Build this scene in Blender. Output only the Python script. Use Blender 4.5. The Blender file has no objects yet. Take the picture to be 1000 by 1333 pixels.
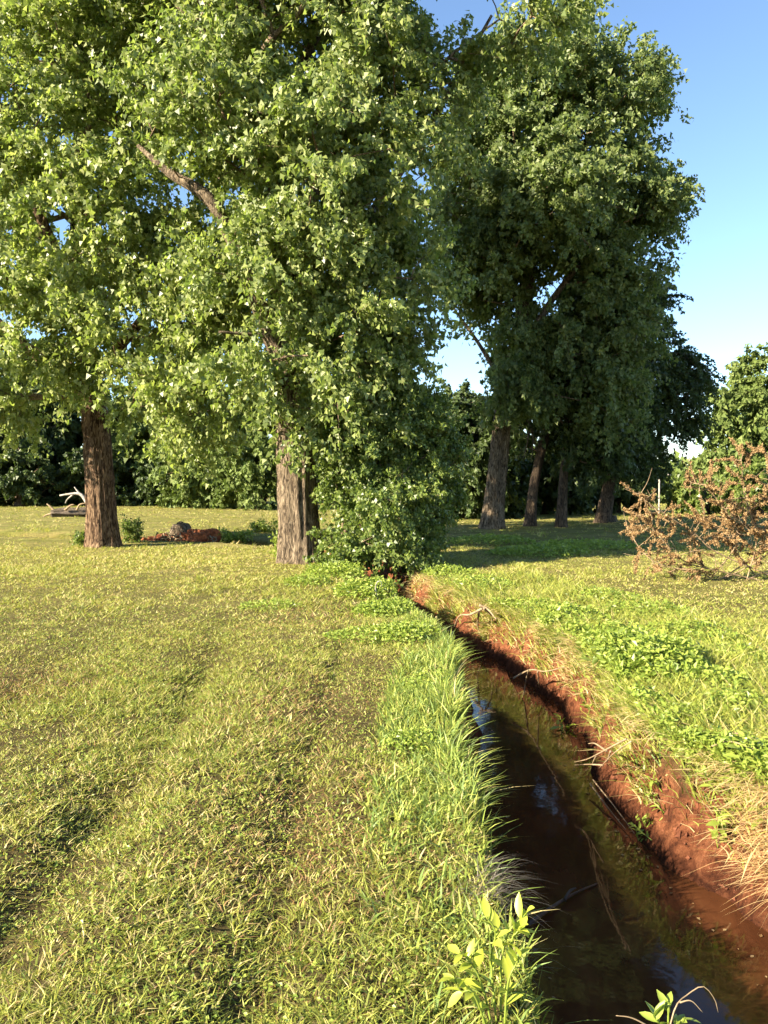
import bpy, math, random
import numpy as np
R = np.random.default_rng(7)
random.seed(7)
scene = bpy.context.scene
C = scene.collection

# ------------------------------------------------------------------ camera, sky, sun, exposure
F, HOR, H = 1000.0, 632.0, 1.6          # focal length in photo pixels, horizon row, eye height
cam = bpy.data.cameras.new('camera')
cam.sensor_fit = 'VERTICAL'; cam.sensor_height = 36.0; cam.lens = 36.0 * F / 1333.0
cam.shift_y = -(666.5 - HOR) / 1333.0
cam.clip_start = 0.05; cam.clip_end = 3000
camo = bpy.data.objects.new('camera', cam); C.objects.link(camo)
camo.location = (0, 0, H); camo.rotation_euler = (math.pi / 2, 0, 0)
scene.camera = camo

SUN_EL = math.radians(26)
sx, sy = -0.87, -0.49
SUN_ROT = math.atan2(sx, sy)
world = bpy.data.worlds.new('World'); scene.world = world; world.use_nodes = True
wn = world.node_tree.nodes; wl = world.node_tree.links
sky = wn.new('ShaderNodeTexSky'); sky.sky_type = 'NISHITA'; sky.sun_disc = False
sky.sun_elevation = SUN_EL; sky.sun_rotation = SUN_ROT
sky.air_density = 1.0; sky.dust_density = 0.15; sky.ozone_density = 3.0
wl.new(sky.outputs[0], wn['Background'].inputs[0]); wn['Background'].inputs[1].default_value = 0.066
sun = bpy.data.lights.new('sun', 'SUN'); sun.energy = 5.0; sun.angle = math.radians(0.53); sun.color = (1.0, 0.88, 0.67)
suno = bpy.data.objects.new('sun', sun); C.objects.link(suno)
from mathutils import Vector
sdir = Vector((sx * math.cos(SUN_EL), sy * math.cos(SUN_EL), math.sin(SUN_EL)))
suno.rotation_euler = sdir.to_track_quat('Z', 'Y').to_euler(); suno.location = (-20, -15, 20)
vs = scene.view_settings
vs.view_transform = 'Standard'; vs.look = 'None'; vs.gamma = 1.0; vs.use_curve_mapping = False
vs.exposure = 2.25
cy = scene.cycles
cy.max_bounces = 8; cy.diffuse_bounces = 5; cy.glossy_bounces = 3; cy.transmission_bounces = 4
cy.use_denoising = True
cy.use_adaptive_sampling = True; cy.adaptive_threshold = 0.02

# ------------------------------------------------------------------ helpers
def P(px, py, Y):
    "a photo pixel at depth Y metres as a world point"
    return np.array([(px - 500.0) / F * Y, Y, H + (HOR - py) / F * Y])

def unit(v):
    return v / np.maximum(np.linalg.norm(v, axis=-1, keepdims=True), 1e-9)

def hash2(ix, iy, seed):
    h = (ix.astype(np.int64) * 374761393 + iy.astype(np.int64) * 668265263 + seed * 1442695041) & 0x7fffffff
    h = ((h ^ (h >> 13)) * 1274126177) & 0x7fffffff
    return ((h ^ (h >> 16)) & 0xffff) / 65535.0

def vnoise(x, y, seed=0):
    x = np.asarray(x, float); y = np.asarray(y, float)
    ix = np.floor(x); iy = np.floor(y); fx = x - ix; fy = y - iy
    fx = fx * fx * (3 - 2 * fx); fy = fy * fy * (3 - 2 * fy)
    a = hash2(ix, iy, seed); b = hash2(ix + 1, iy, seed); c = hash2(ix, iy + 1, seed); d = hash2(ix + 1, iy + 1, seed)
    return (a * (1 - fx) + b * fx) * (1 - fy) + (c * (1 - fx) + d * fx) * fy

def fbm(x, y, seed=0, oct=4):
    s = 0; a = 0.5
    for k in range(oct):
        s = s + a * vnoise(x * 2 ** k, y * 2 ** k, seed + k * 17); a *= 0.5
    return s / (1 - 0.5 ** oct)

def sstep(a, b, x):
    t = np.clip((x - a) / (b - a), 0, 1); return t * t * (3 - 2 * t)

def mesh(name, v, faces, mat, parent=None, col=None, smooth=False):
    "faces: list of int arrays (n,3) or (n,4); one mesh object"
    me = bpy.data.meshes.new(name)
    v = np.asarray(v, np.float32)
    faces = [np.asarray(f, np.int32) for f in faces if len(f)]
    me.vertices.add(len(v)); me.vertices.foreach_set('co', v.ravel())
    nl = sum(f.size for f in faces); npol = sum(len(f) for f in faces)
    me.loops.add(nl); me.polygons.add(npol)
    me.loops.foreach_set('vertex_index', np.concatenate([f.ravel() for f in faces]))
    st = []; o = 0
    for f in faces:
        st.append(o + np.arange(len(f)) * f.shape[1]); o += f.size
    me.polygons.foreach_set('loop_start', np.concatenate(st).astype(np.int32))
    me.polygons.foreach_set('use_smooth', np.full(npol, smooth))
    if col is not None:
        ca = me.color_attributes.new('col', 'FLOAT_COLOR', 'POINT')
        c4 = np.ones((len(v), 4), np.float32); c4[:, :3] = col
        ca.data.foreach_set('color', c4.ravel())
    me.update(calc_edges=True)
    me.materials.append(mat)
    ob = bpy.data.objects.new(name, me); C.objects.link(ob)
    if parent is not None:
        ob.parent = parent
        ob.matrix_parent_inverse = parent.matrix_basis.inverted()
    return ob

def tag(o, label=None, cat=None, group=None, kind=None):
    if label: o['label'] = label
    if cat: o['category'] = cat
    if group: o['group'] = group
    if kind: o['kind'] = kind
    return o

def thing(name, label, cat, loc, group=None):
    o = bpy.data.objects.new(name, None); C.objects.link(o)
    o.location = [float(c) for c in loc]; o.empty_display_size = 0.3
    bpy.context.view_layer.update
    return tag(o, label, cat, group)

def catmull(pts, n):
    "smooth path of n points through rows (any number of columns)"
    p = np.asarray(pts, float)
    if len(p) == 2:
        t = np.linspace(0, 1, n)[:, None]; return p[0] * (1 - t) + p[1] * t
    q = np.vstack([2 * p[0] - p[1], p, 2 * p[-1] - p[-2]])
    t = np.linspace(0, len(p) - 1 - 1e-6, n); i = t.astype(int); f = (t - i)[:, None]
    a, b, c, d = q[i], q[i + 1], q[i + 2], q[i + 3]
    return 0.5 * ((2 * b) + (-a + c) * f + (2 * a - 5 * b + 4 * c - d) * f ** 2 + (-a + 3 * b - 3 * c + d) * f ** 3)

def tube(path, rad, sides=6, disp=None, cap=True):
    "verts, quads(,tris) of a tube with parallel-transport frame; disp(angle, s)-> radius factor"
    path = np.asarray(path, float); n = len(path)
    rad = np.broadcast_to(np.asarray(rad, float), (n,))
    tan = unit(np.gradient(path, axis=0))
    u = np.cross(tan[0], [0, 1, 0]) if abs(tan[0][1]) < 0.9 else np.cross(tan[0], [1, 0, 0])
    u = u / np.linalg.norm(u)
    ang = np.arange(sides) * 2 * math.pi / sides
    s = np.concatenate([[0], np.cumsum(np.linalg.norm(np.diff(path, axis=0), axis=1))])
    V = np.zeros((n, sides, 3))
    for k in range(n):
        u = u - tan[k] * np.dot(u, tan[k]); u = u / np.linalg.norm(u); w = np.cross(tan[k], u)
        r = rad[k] * (disp(ang, s[k]) if disp else 1.0)
        V[k] = path[k] + (np.cos(ang) * r)[:, None] * u + (np.sin(ang) * r)[:, None] * w
    i = np.arange(n - 1)[:, None] * sides; j = np.arange(sides)[None, :]; j2 = (j + 1) % sides
    q = np.stack([i + j, i + j2, i + sides + j2, i + sides + j], -1).reshape(-1, 4)
    v = V.reshape(-1, 3)
    t = np.zeros((0, 3), int)
    if cap:
        v = np.vstack([v, path[0], path[-1]]); a = n * sides
        jj = np.arange(sides); t = np.vstack([np.stack([np.full(sides, a), (jj + 1) % sides, jj], -1),
             np.stack([np.full(sides, a + 1), (n - 1) * sides + jj, (n - 1) * sides + (jj + 1) % sides], -1)])
    return v, q, t

class MB:
    def __init__(self): self.v = []; self.q = []; self.t = []; self.n = 0
    def add(self, v, q=(), t=()):
        self.v.append(v)
        if len(q): self.q.append(np.asarray(q) + self.n)
        if len(t): self.t.append(np.asarray(t) + self.n)
        self.n += len(v)
    def tube(self, *a, **k): self.add(*tube(*a, **k)); return self
    def build(self, name, mat, parent=None, smooth=True):
        f = []
        if self.q: f.append(np.vstack(self.q))
        if self.t: f.append(np.vstack(self.t))
        return mesh(name, np.vstack(self.v), f, mat, parent, smooth=smooth)

# ------------------------------------------------------------------ materials
def newmat(name):
    m = bpy.data.materials.new(name); m.use_nodes = True
    nt = m.node_tree; b = nt.nodes['Principled BSDF']
    return m, nt, b

def ramp(nt, fac, stops):
    r = nt.nodes.new('ShaderNodeValToRGB'); e = r.color_ramp.elements
    while len(e) < len(stops): e.new(0.5)
    for k, (p, c) in enumerate(stops):
        e[k].position = p; e[k].color = (*c, 1)
    nt.links.new(fac, r.inputs[0]); return r.outputs[0]

def noise(nt, scale, detail=5, vec=None, rough=0.55, dist=0.0):
    n = nt.nodes.new('ShaderNodeTexNoise'); n.inputs['Scale'].default_value = scale
    n.inputs['Detail'].default_value = detail; n.inputs['Roughness'].default_value = rough
    n.inputs['Distortion'].default_value = dist
    if vec is not None: nt.links.new(vec, n.inputs['Vector'])
    return n.outputs['Fac']

def coords(nt, scale=(1, 1, 1)):
    g = nt.nodes.new('ShaderNodeNewGeometry'); m = nt.nodes.new('ShaderNodeMapping')
    m.inputs['Scale'].default_value = scale; nt.links.new(g.outputs['Position'], m.inputs['Vector'])
    return m.outputs[0]

def mixc(nt, fac, a, b, mode='MIX'):
    m = nt.nodes.new('ShaderNodeMix'); m.data_type = 'RGBA'; m.blend_type = mode
    for s, x in ((m.inputs[0], fac), (m.inputs[6], a), (m.inputs[7], b)):
        if isinstance(x, (int, float)): s.default_value = x
        elif isinstance(x, tuple): s.default_value = (*x, 1)
        else: nt.links.new(x, s)
    return m.outputs[2]

def bump(nt, b, h, strength, dist):
    n = nt.nodes.new('ShaderNodeBump'); n.inputs['Strength'].default_value = strength
    n.inputs['Distance'].default_value = dist
    nt.links.new(h, n.inputs['Height']); nt.links.new(n.outputs[0], b.inputs['Normal'])

def leaf_mat(name, cols, transl=0.3, rough=0.45, spec=0.4, tcol=None):
    "cols: ramp of leaf colours picked at random per leaf"
    m, nt, b = newmat(name)
    g = nt.nodes.new('ShaderNodeNewGeometry')
    n = len(cols)
    c = ramp(nt, g.outputs['Random Per Island'], [(k / max(n - 1, 1), cols[k]) for k in range(n)])
    nt.links.new(c, b.inputs['Base Color']); b.inputs['Roughness'].default_value = rough
    b.inputs['Specular IOR Level'].default_value = spec
    t = nt.nodes.new('ShaderNodeBsdfTranslucent')
    tc = mixc(nt, 1.0, c, tcol or (1.22, 1.36, 0.75), 'MULTIPLY')
    nt.links.new(tc, t.inputs['Color'])
    mx = nt.nodes.new('ShaderNodeMixShader'); mx.inputs[0].default_value = transl
    nt.links.new(b.outputs[0], mx.inputs[1]); nt.links.new(t.outputs[0], mx.inputs[2])
    nt.links.new(mx.outputs[0], nt.nodes['Material Output'].inputs[0])
    return m

def col_mat(name, transl=0.3, rough=0.5, spec=0.3):
    "plant material whose colour is the blade's own colour attribute"
    m, nt, b = newmat(name)
    a = nt.nodes.new('ShaderNodeAttribute'); a.attribute_name = 'col'
    nt.links.new(a.outputs['Color'], b.inputs['Base Color']); b.inputs['Roughness'].default_value = rough
    b.inputs['Specular IOR Level'].default_value = spec
    t = nt.nodes.new('ShaderNodeBsdfTranslucent')
    tc = mixc(nt, 1.0, a.outputs['Color'], (1.4, 1.35, 0.8), 'MULTIPLY'); nt.links.new(tc, t.inputs['Color'])
    mx = nt.nodes.new('ShaderNodeMixShader'); mx.inputs[0].default_value = transl
    nt.links.new(b.outputs[0], mx.inputs[1]); nt.links.new(t.outputs[0], mx.inputs[2])
    nt.links.new(mx.outputs[0], nt.nodes['Material Output'].inputs[0])
    return m

def bark_mat(name, c0, c1, c2, scale=1.0, disp=0.12):
    m, nt, b = newmat(name)
    v = coords(nt, (9 * scale, 9 * scale, 2.3 * scale))
    f = noise(nt, 1.6, 9, v, 0.7, 1.3)
    g = noise(nt, 14, 4, coords(nt, (1, 1, 0.6)))
    c = ramp(nt, f, [(0.42, c0), (0.5, c1), (0.6, c2)])
    c = mixc(nt, 0.35, c, ramp(nt, g, [(0.3, (0.5, 0.5, 0.5)), (0.7, (1.25, 1.2, 1.1))]), 'MULTIPLY')
    nt.links.new(c, b.inputs['Base Color']); b.inputs['Roughness'].default_value = 0.9
    b.inputs['Specular IOR Level'].default_value = 0.15
    bump(nt, b, f, 1.0, disp)
    return m

def plain_mat(name, c0, c1, scale=6, rough=0.85, bmp=0.01, stretch=(1, 1, 1)):
    m, nt, b = newmat(name)
    f = noise(nt, scale, 6, coords(nt, stretch))
    nt.links.new(ramp(nt, f, [(0.3, c0), (0.7, c1)]), b.inputs['Base Color'])
    b.inputs['Roughness'].default_value = rough; b.inputs['Specular IOR Level'].default_value = 0.2
    bump(nt, b, f, 0.8, bmp)
    return m

M = {}
M['bark'] = bark_mat('cottonwood_bark', (0.05, 0.036, 0.025), (0.16, 0.12, 0.08), (0.32, 0.25, 0.175))
M['bark_red'] = bark_mat('red_brown_bark', (0.035, 0.02, 0.012), (0.135, 0.083, 0.05), (0.29, 0.2, 0.125))
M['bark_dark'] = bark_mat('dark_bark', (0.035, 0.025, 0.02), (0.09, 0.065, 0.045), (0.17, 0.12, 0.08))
M['branch'] = bark_mat('branch_bark', (0.07, 0.05, 0.035), (0.17, 0.12, 0.08), (0.3, 0.22, 0.15), 2.0, 0.02)
M['grey_wood'] = plain_mat('weathered_wood', (0.035, 0.027, 0.02), (0.17, 0.135, 0.1), 9, 0.9, 0.04, (1, 1, 3))
M['pale_wood'] = plain_mat('bleached_wood', (0.2, 0.175, 0.145), (0.42, 0.385, 0.34), 9, 0.8, 0.005)
M['root'] = plain_mat('pale_root', (0.13, 0.09, 0.05), (0.33, 0.24, 0.145), 14, 0.8, 0.004)
M['dark_stick'] = plain_mat('wet_stick', (0.03, 0.02, 0.015), (0.10, 0.07, 0.05), 14, 0.5, 0.004)
M['dead_twig'] = plain_mat('dead_twig', (0.14, 0.095, 0.055), (0.32, 0.23, 0.14), 14, 0.8, 0.003)
M['red_dirt'] = plain_mat('red_clay', (0.10, 0.034, 0.016), (0.38, 0.13, 0.058), 9, 0.95, 0.05)
M['clay_crumb'] = plain_mat('clay_crumb', (0.07, 0.024, 0.012), (0.17, 0.06, 0.03), 11, 0.95, 0.02)
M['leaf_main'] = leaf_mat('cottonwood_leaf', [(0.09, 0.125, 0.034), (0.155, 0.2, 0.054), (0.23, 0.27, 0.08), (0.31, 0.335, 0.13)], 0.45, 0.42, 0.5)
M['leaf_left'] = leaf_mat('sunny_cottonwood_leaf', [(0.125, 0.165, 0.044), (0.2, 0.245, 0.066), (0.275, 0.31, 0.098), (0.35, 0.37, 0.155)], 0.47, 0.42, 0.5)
M['leaf_right'] = leaf_mat('tall_cottonwood_leaf', [(0.075, 0.11, 0.034), (0.13, 0.17, 0.05), (0.2, 0.235, 0.08)], 0.42, 0.5, 0.4)
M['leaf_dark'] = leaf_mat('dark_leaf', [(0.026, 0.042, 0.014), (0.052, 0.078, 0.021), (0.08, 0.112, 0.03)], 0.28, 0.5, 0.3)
M['leaf_far'] = leaf_mat('far_leaf', [(0.07, 0.10, 0.025), (0.11, 0.15, 0.035), (0.155, 0.19, 0.055)], 0.25, 0.6, 0.2)
M['leaf_bush'] = leaf_mat('bush_leaf', [(0.06, 0.095, 0.02), (0.105, 0.15, 0.03), (0.155, 0.2, 0.044), (0.21, 0.245, 0.065)], 0.38, 0.4, 0.45)
M['leaf_brown'] = leaf_mat('withered_leaf', [(0.17, 0.10, 0.045), (0.29, 0.185, 0.085), (0.41, 0.29, 0.145)], 0.25, 0.7, 0.15, (1.2, 1.0, 0.7))
M['leaf_bright'] = leaf_mat('bright_weed_leaf', [(0.14, 0.2, 0.03), (0.22, 0.28, 0.045), (0.31, 0.36, 0.07)], 0.35, 0.42, 0.4)
M['leaf_yellow'] = leaf_mat('yellow_green_leaf', [(0.26, 0.32, 0.035), (0.36, 0.40, 0.05), (0.42, 0.44, 0.07)], 0.35, 0.42, 0.4)
M['grass'] = col_mat('grass_blade', 0.3, 0.5, 0.3)
M['white_metal'] = plain_mat('white_painted_metal', (0.72, 0.72, 0.70), (0.8, 0.8, 0.78), 3, 0.5, 0.001)
M['dark_roof'] = plain_mat('grey_roof', (0.3, 0.3, 0.3), (0.4, 0.4, 0.4), 3, 0.7, 0.002)
M['glass'] = plain_mat('dark_glass', (0.03, 0.035, 0.04), (0.04, 0.045, 0.05), 3, 0.1, 0.0)

# ------------------------------------------------------------------ terrain
# creek: x, y, half width of the water, width of the right bank, width of the left bank
CK = np.array([(1.6, -30, .7, .5, .3), (1.4, -12, .65, .5, .3), (1.38, -2, .72, .5, .3), (1.34, 2, .72, .5, .28), (1.26, 3.6, .68, .45, .28),
               (1.13, 4.7, .52, .42, .28), (1.18, 6, .47, .40, .28), (1.31, 7.4, .46, .36, .28), (1.17, 8.6, .45, .38, .28),
               (1.0, 9.7, .40, .45, .3), (.72, 10.8, .32, .6, .3), (.38, 12.4, .30, .7, .3), (.05, 14, .3, .7, .35), (-.2, 16, .3, .6, .4),
               (-.8, 18.2, .35, .6, .5), (-2.2, 20.4, .4, .6, .6), (-4.2, 22, .5, .6, .6), (-6.2, 22.7, .5, .6, .6), (-9, 23.7, .45, .7, .7),
               (-14, 26.5, .4, .8, .8), (-22, 31, .4, .8, .8), (-40, 40, .4, 1, 1), (-90, 60, .4, 1, 1)])
CKP = catmull(CK, 420)
WATER_Z = -0.66

def creek(x, y):
    "signed distance from the creek's middle line (+ right/east bank), and local half width and bank widths"
    x = np.asarray(x, float).ravel(); y = np.asarray(y, float).ravel()
    sd = np.empty(len(x)); par = np.empty((len(x), 3))
    tg = unit(np.gradient(CKP[:, :2], axis=0))
    for a in range(0, len(x), 20000):
        X = x[a:a + 20000, None] - CKP[None, :, 0]; Y = y[a:a + 20000, None] - CKP[None, :, 1]
        d2 = X * X + Y * Y; k = d2.argmin(1); r = np.arange(len(k))
        dx, dy = X[r, k], Y[r, k]
        cr = dx * tg[k, 1] - dy * tg[k, 0]
        d = np.where(np.sqrt(d2[r, k]) < 0.8, np.abs(cr), np.sqrt(d2[r, k]))
        sd[a:a + 20000] = d * np.sign(cr); par[a:a + 20000] = CKP[k, 2:5]
    return sd, par

def ground_z(x, y, want_bank=False):
    x = np.asarray(x, float); shp = x.shape; x = x.ravel(); y = np.asarray(y, float).ravel()
    sd, par = creek(x, y)
    near = np.clip(1 - np.hypot(x, y) / 60, 0, 1)
    z = 0.10 * (fbm(x * .16 + 3, y * .16, 5, 3) - 0.5) * sstep(4, 14, np.hypot(x, y - 2))
    z += 0.045 * (fbm(x * .9, y * .6, 9, 3) - .5) * (0.3 + near)
    z += 0.05 * (fbm(x * 4.2, y * 3.2, 19, 2) - .5) * (1 - sstep(7, 14, y)) * sstep(.3, .8, vnoise(x * .7, y * .5, 2) + .25)
    # wheel ruts along the creek side of the lawn
    wob = 0.22 * (fbm(y * .55, 0 * y, 3, 3) - .5)
    fade = sstep(0.3, 2, y) * (1 - sstep(6.5, 10.5, y))
    for cx, dep, wd in ((-1.32, .06, .17), (-.36, .05, .13), (-2.6, .035, .2)):
        c = cx - 0.09 * np.maximum(y - 4.5, 0) * (cx < -1)
        z -= dep * fade * np.exp(-((x - c - wob) / wd) ** 2) * (0.35 + 1.1 * vnoise(y * 1.3, x * .5, 31))
    z += 0.03 * fade * np.exp(-((x + .85 - wob) / .3) ** 2)
    # creek cut
    edge = 0.16 * (fbm(x * 2.2, y * 2.2, 41, 3) - .5)
    a = np.abs(sd); hw = par[:, 0]; right = sd > 0
    bw = np.where(right, par[:, 1] * (0.38 + .4 * vnoise(x * .2, y * 1.3, 77)), par[:, 2] * .7)
    t = (a + edge - hw) / bw + np.where(right, .35 * (fbm(x * 6, y * 6, 43, 3) - .5), 0)
    prof = np.where(t < 0, -0.66 - 0.2 * sstep(0, -1, t * bw / np.maximum(hw, .1)), 0)
    tt = np.clip(t, 0, 1)
    prof = np.where(t >= 0, -0.66 * (1 - (0.72 * tt ** 0.75 + .28 * sstep(.35, .8, tt))), prof)
    lip = 0.06 * np.exp(-((t - 1.25) / .35) ** 2) * np.where(right, -1.0, .5)
    cutf = np.where((x < -1) & (y > 19), 1.0, 1.0)
    z = np.where(t < 1, np.where(t < 0, 0, z * sstep(0, 1, tt)), z) + prof * cutf + lip
    # little ledges in the clay
    rg = 1 - 2 * np.abs(fbm(x * 5.5, y * 5.5, 91, 3) - .5)
    z += np.where((t > 0.03) & (t < 1), (0.09 * (rg - .75) + 0.05 * (fbm(x * 13, y * 13, 95, 2) - .5)) * sstep(0, .25, t), 0)
    if want_bank:
        return z.reshape(shp), sd.reshape(shp), t.reshape(shp)
    return z.reshape(shp)

def axis(segs):
    out = [segs[0][0]]
    for a, b, s in segs:
        n = max(1, int(round((b - a) / s))); out += list(a + (b - a) * np.arange(1, n + 1) / n)
    return np.array(out)
gx = axis([(-900, -300, 100), (-300, -100, 25), (-100, -40, 8), (-40, -14, 1.5), (-14, -4, .22), (-4, -.8, .09), (-.8, .3, .05), (.3, 1.2, .05), (1.2, 2.5, .026),
           (2.5, 4, .12), (4, 14, .5), (14, 40, 2), (40, 100, 8), (100, 300, 25), (300, 900, 100)])
gy = axis([(-300, -60, 40), (-60, -6, 6), (-6, 1, .35), (1, 9, .055), (9, 15, .075), (15, 20, .16), (20, 25, .12), (25, 40, .8), (40, 90, 4), (90, 300, 21), (300, 1500, 150)])
GX, GY = np.meshgrid(gx, gy)
GZ, GSD, GT = ground_z(GX, GY, True)
nyy, nxx = GX.shape
idx = np.arange(nyy * nxx).reshape(nyy, nxx)
gq = np.stack([idx[:-1, :-1], idx[:-1, 1:], idx[1:, 1:], idx[1:, :-1]], -1).reshape(-1, 4)
bank = (1 - sstep(0.6, .95, GT + .5 * (fbm(GX * 3, GY * 3, 55, 3) - .5)))
bank *= np.where((GX < -9) | (GY < -20), 0.3, 1)
dry = sstep(.45, .7, fbm(GX * .5, GY * .4, 66, 4))
gcol = np.stack([bank, dry, sstep(5, 20, np.hypot(GX, GY))], -1).reshape(-1, 3)

m, nt, b = newmat('lawn_ground'); M['ground'] = m
at = nt.nodes.new('ShaderNodeAttribute'); at.attribute_name = 'col'
sp = nt.nodes.new('ShaderNodeSeparateColor'); nt.links.new(at.outputs['Color'], sp.inputs[0])
v = coords(nt)
n1 = noise(nt, 26, 6, v, 0.65); n2 = noise(nt, 1.1, 5, v); n3 = noise(nt, 1.0, 6, coords(nt, (0.35, 1.3, 1)), .6)
thatch = ramp(nt, n1, [(0.3, (0.11, 0.085, 0.03)), (0.5, (0.25, 0.215, 0.07)), (0.72, (0.42, 0.36, 0.13))])
green = ramp(nt, n1, [(0.3, (0.08, 0.08, 0.02)), (0.55, (0.21, 0.21, 0.045)), (0.75, (0.34, 0.33, 0.085))])
lawn = mixc(nt, ramp(nt, n3, [(0.38, (0, 0, 0)), (0.62, (1, 1, 1))]), green, thatch)
soil = ramp(nt, n1, [(0.3, (0.05, 0.036, 0.016)), (0.55, (0.12, 0.095, 0.035)), (0.75, (0.24, 0.2, 0.075))])
lawn = mixc(nt, sp.outputs[2], soil, lawn)
lawn = mixc(nt, ramp(nt, n2, [(0.35, (0.72,) * 3), (0.7, (1.1,) * 3)]), (0, 0, 0), lawn)
nd = noise(nt, 11, 9, v, .75, .6); nd2 = noise(nt, 40, 4, v)
dirt = ramp(nt, nd, [(0.34, (0.045, 0.015, 0.008)), (0.5, (0.165, 0.056, 0.025)), (0.68, (0.33, 0.132, 0.062))])
gz_ = nt.nodes.new('ShaderNodeNewGeometry'); sx_ = nt.nodes.new('ShaderNodeSeparateXYZ'); nt.links.new(gz_.outputs['Position'], sx_.inputs[0])
wet = nt.nodes.new('ShaderNodeMapRange'); wet.inputs[1].default_value = -.60; wet.inputs[2].default_value = -.46; nt.links.new(sx_.outputs[2], wet.inputs[0])   # damp clay just above the water line
dirt = mixc(nt, wet.outputs[0], mixc(nt, 1.0, dirt, (.45, .42, .42), 'MULTIPLY'), dirt)
c = mixc(nt, sp.outputs[0], lawn, dirt)
nt.links.new(c, b.inputs['Base Color']); b.inputs['Roughness'].default_value = 0.95; b.inputs['Specular IOR Level'].default_value = 0.1
mh = nt.nodes.new('ShaderNodeMath'); mh.operation = 'ADD'; nt.links.new(n1, mh.inputs[0]); nt.links.new(nd, mh.inputs[1])
bump(nt, b, mh.outputs[0], 1.0, 0.07)
gv = np.stack([GX, GY, GZ], -1).reshape(-1, 3)
ground = tag(mesh('ground', gv, [gq], M['ground'], col=gcol, smooth=True), kind='structure')

# water: a strip along the creek, wider than the cut at that level, so that its edge lies inside the banks
m, nt, b = newmat('muddy_water'); M['water'] = m
v = coords(nt)
nw = noise(nt, 2.2, 6, coords(nt, (2.2, .8, 1)), .6, .6)
algae = noise(nt, 5.5, 7, v, .7, 1.2)
c = ramp(nt, nw, [(0.35, (0.040, 0.0145, 0.0062)), (0.6, (0.062, 0.023, 0.0095)), (0.8, (0.075, 0.032, 0.012))])
c = mixc(nt, ramp(nt, algae, [(0.56, (0, 0, 0)), (0.74, (0.6, 0.6, 0.6))]), c, (0.062, 0.036, 0.012))
nt.links.new(c, b.inputs['Base Color']); b.inputs['Roughness'].default_value = 0.045; b.inputs['IOR'].default_value = 1.333
bump(nt, b, noise(nt, 5, 3, v), 0.06, 0.02)
tg = unit(np.gradient(CKP[:, :2], axis=0)); nr = np.stack([tg[:, 1], -tg[:, 0]], -1)
wv = []
for k in range(len(CKP)):
    for s in (-1, -.5, 0, .5, 1):
        p = CKP[k, :2] + nr[k] * s * (CKP[k, 2] + .14)
        wv.append((p[0], p[1], WATER_Z + .03))
kk = np.arange(len(CKP) - 1)[:, None] * 5 + np.arange(4)[None, :]
wq = np.stack([kk, kk + 5, kk + 6, kk + 1], -1).reshape(-1, 4)
water = tag(mesh('water', np.array(wv), [wq[:, ::-1]], M['water'], smooth=True), kind='structure')

# ------------------------------------------------------------------ leaves, blades
def leaf_mesh(pos, axis_, nrm, size, aspect=0.9, fold=0.18):
    "kite leaves folded along the rib: verts (4n), tris (2n)"
    n = len(pos)
    a = unit(axis_); w = unit(np.cross(a, nrm)); nn = np.cross(w, a)
    L = size[:, None]; W = L * aspect * 0.5
    base = pos; tip = pos + a * L
    l = pos + a * L * .38 + w * W + nn * L * fold; r = pos + a * L * .38 - w * W + nn * L * fold
    v = np.stack([base, l, tip, r], 1).reshape(-1, 3)
    i = np.arange(n)[:, None] * 4
    t = np.concatenate([i + np.array([[0, 2, 1]]), i + np.array([[0, 3, 2]])], 0)
    return v, t

def leaf_tri(pos, axis_, nrm, size, aspect=0.95):
    "deltoid leaves, broad at the stalk and pointed at the tip: one triangle each"
    n = len(pos); a = unit(axis_); w = unit(np.cross(a, nrm)); L = size[:, None]
    v = np.stack([pos - w * L * aspect * .5, pos + w * L * aspect * .5, pos + a * L], 1).reshape(-1, 3)
    return v, np.arange(n * 3).reshape(-1, 3)

def blades(pos, h, w, lean_dir, lean, col, segs=2, droop=0.6):
    "tapered bent grass blades; returns verts, quads, tris, colours"
    n = len(pos)
    ang = R.uniform(0, 2 * math.pi, n)
    side = np.stack([np.cos(ang), np.sin(ang), np.zeros(n)], -1)
    rows = []
    for k in range(segs + 1):
        t = k / segs
        up = h * (t - droop * lean * t * t * .5)
        out = h * lean * t * (0.35 + .65 * t)
        c = pos + lean_dir * out[:, None] + np.array([0, 0, 1.0]) * up[:, None]
        if k < segs:
            ww = (w * (1 - .75 * t ** 1.6) * .5)[:, None]
            rows += [c - side * ww, c + side * ww]
        else: rows.append(c)
    per = 2 * segs + 1
    v = np.stack(rows, 1).reshape(-1, 3)
    i = np.arange(n)[:, None] * per
    q = np.concatenate([i + np.array([[2 * k, 2 * k + 1, 2 * k + 3, 2 * k + 2]]) for k in range(segs - 1)], 0) if segs > 1 else np.zeros((0, 4), int)
    t3 = i + np.array([[2 * segs - 2, 2 * segs - 1, 2 * segs]])
    return v, q, t3, np.repeat(col, per, 0)

def rdir(n, zlo=-1, zhi=1):
    z = R.uniform(zlo, zhi, n); a = R.uniform(0, 2 * math.pi, n); r = np.sqrt(1 - z * z)
    return np.stack([r * np.cos(a), r * np.sin(a), z], -1)

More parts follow.
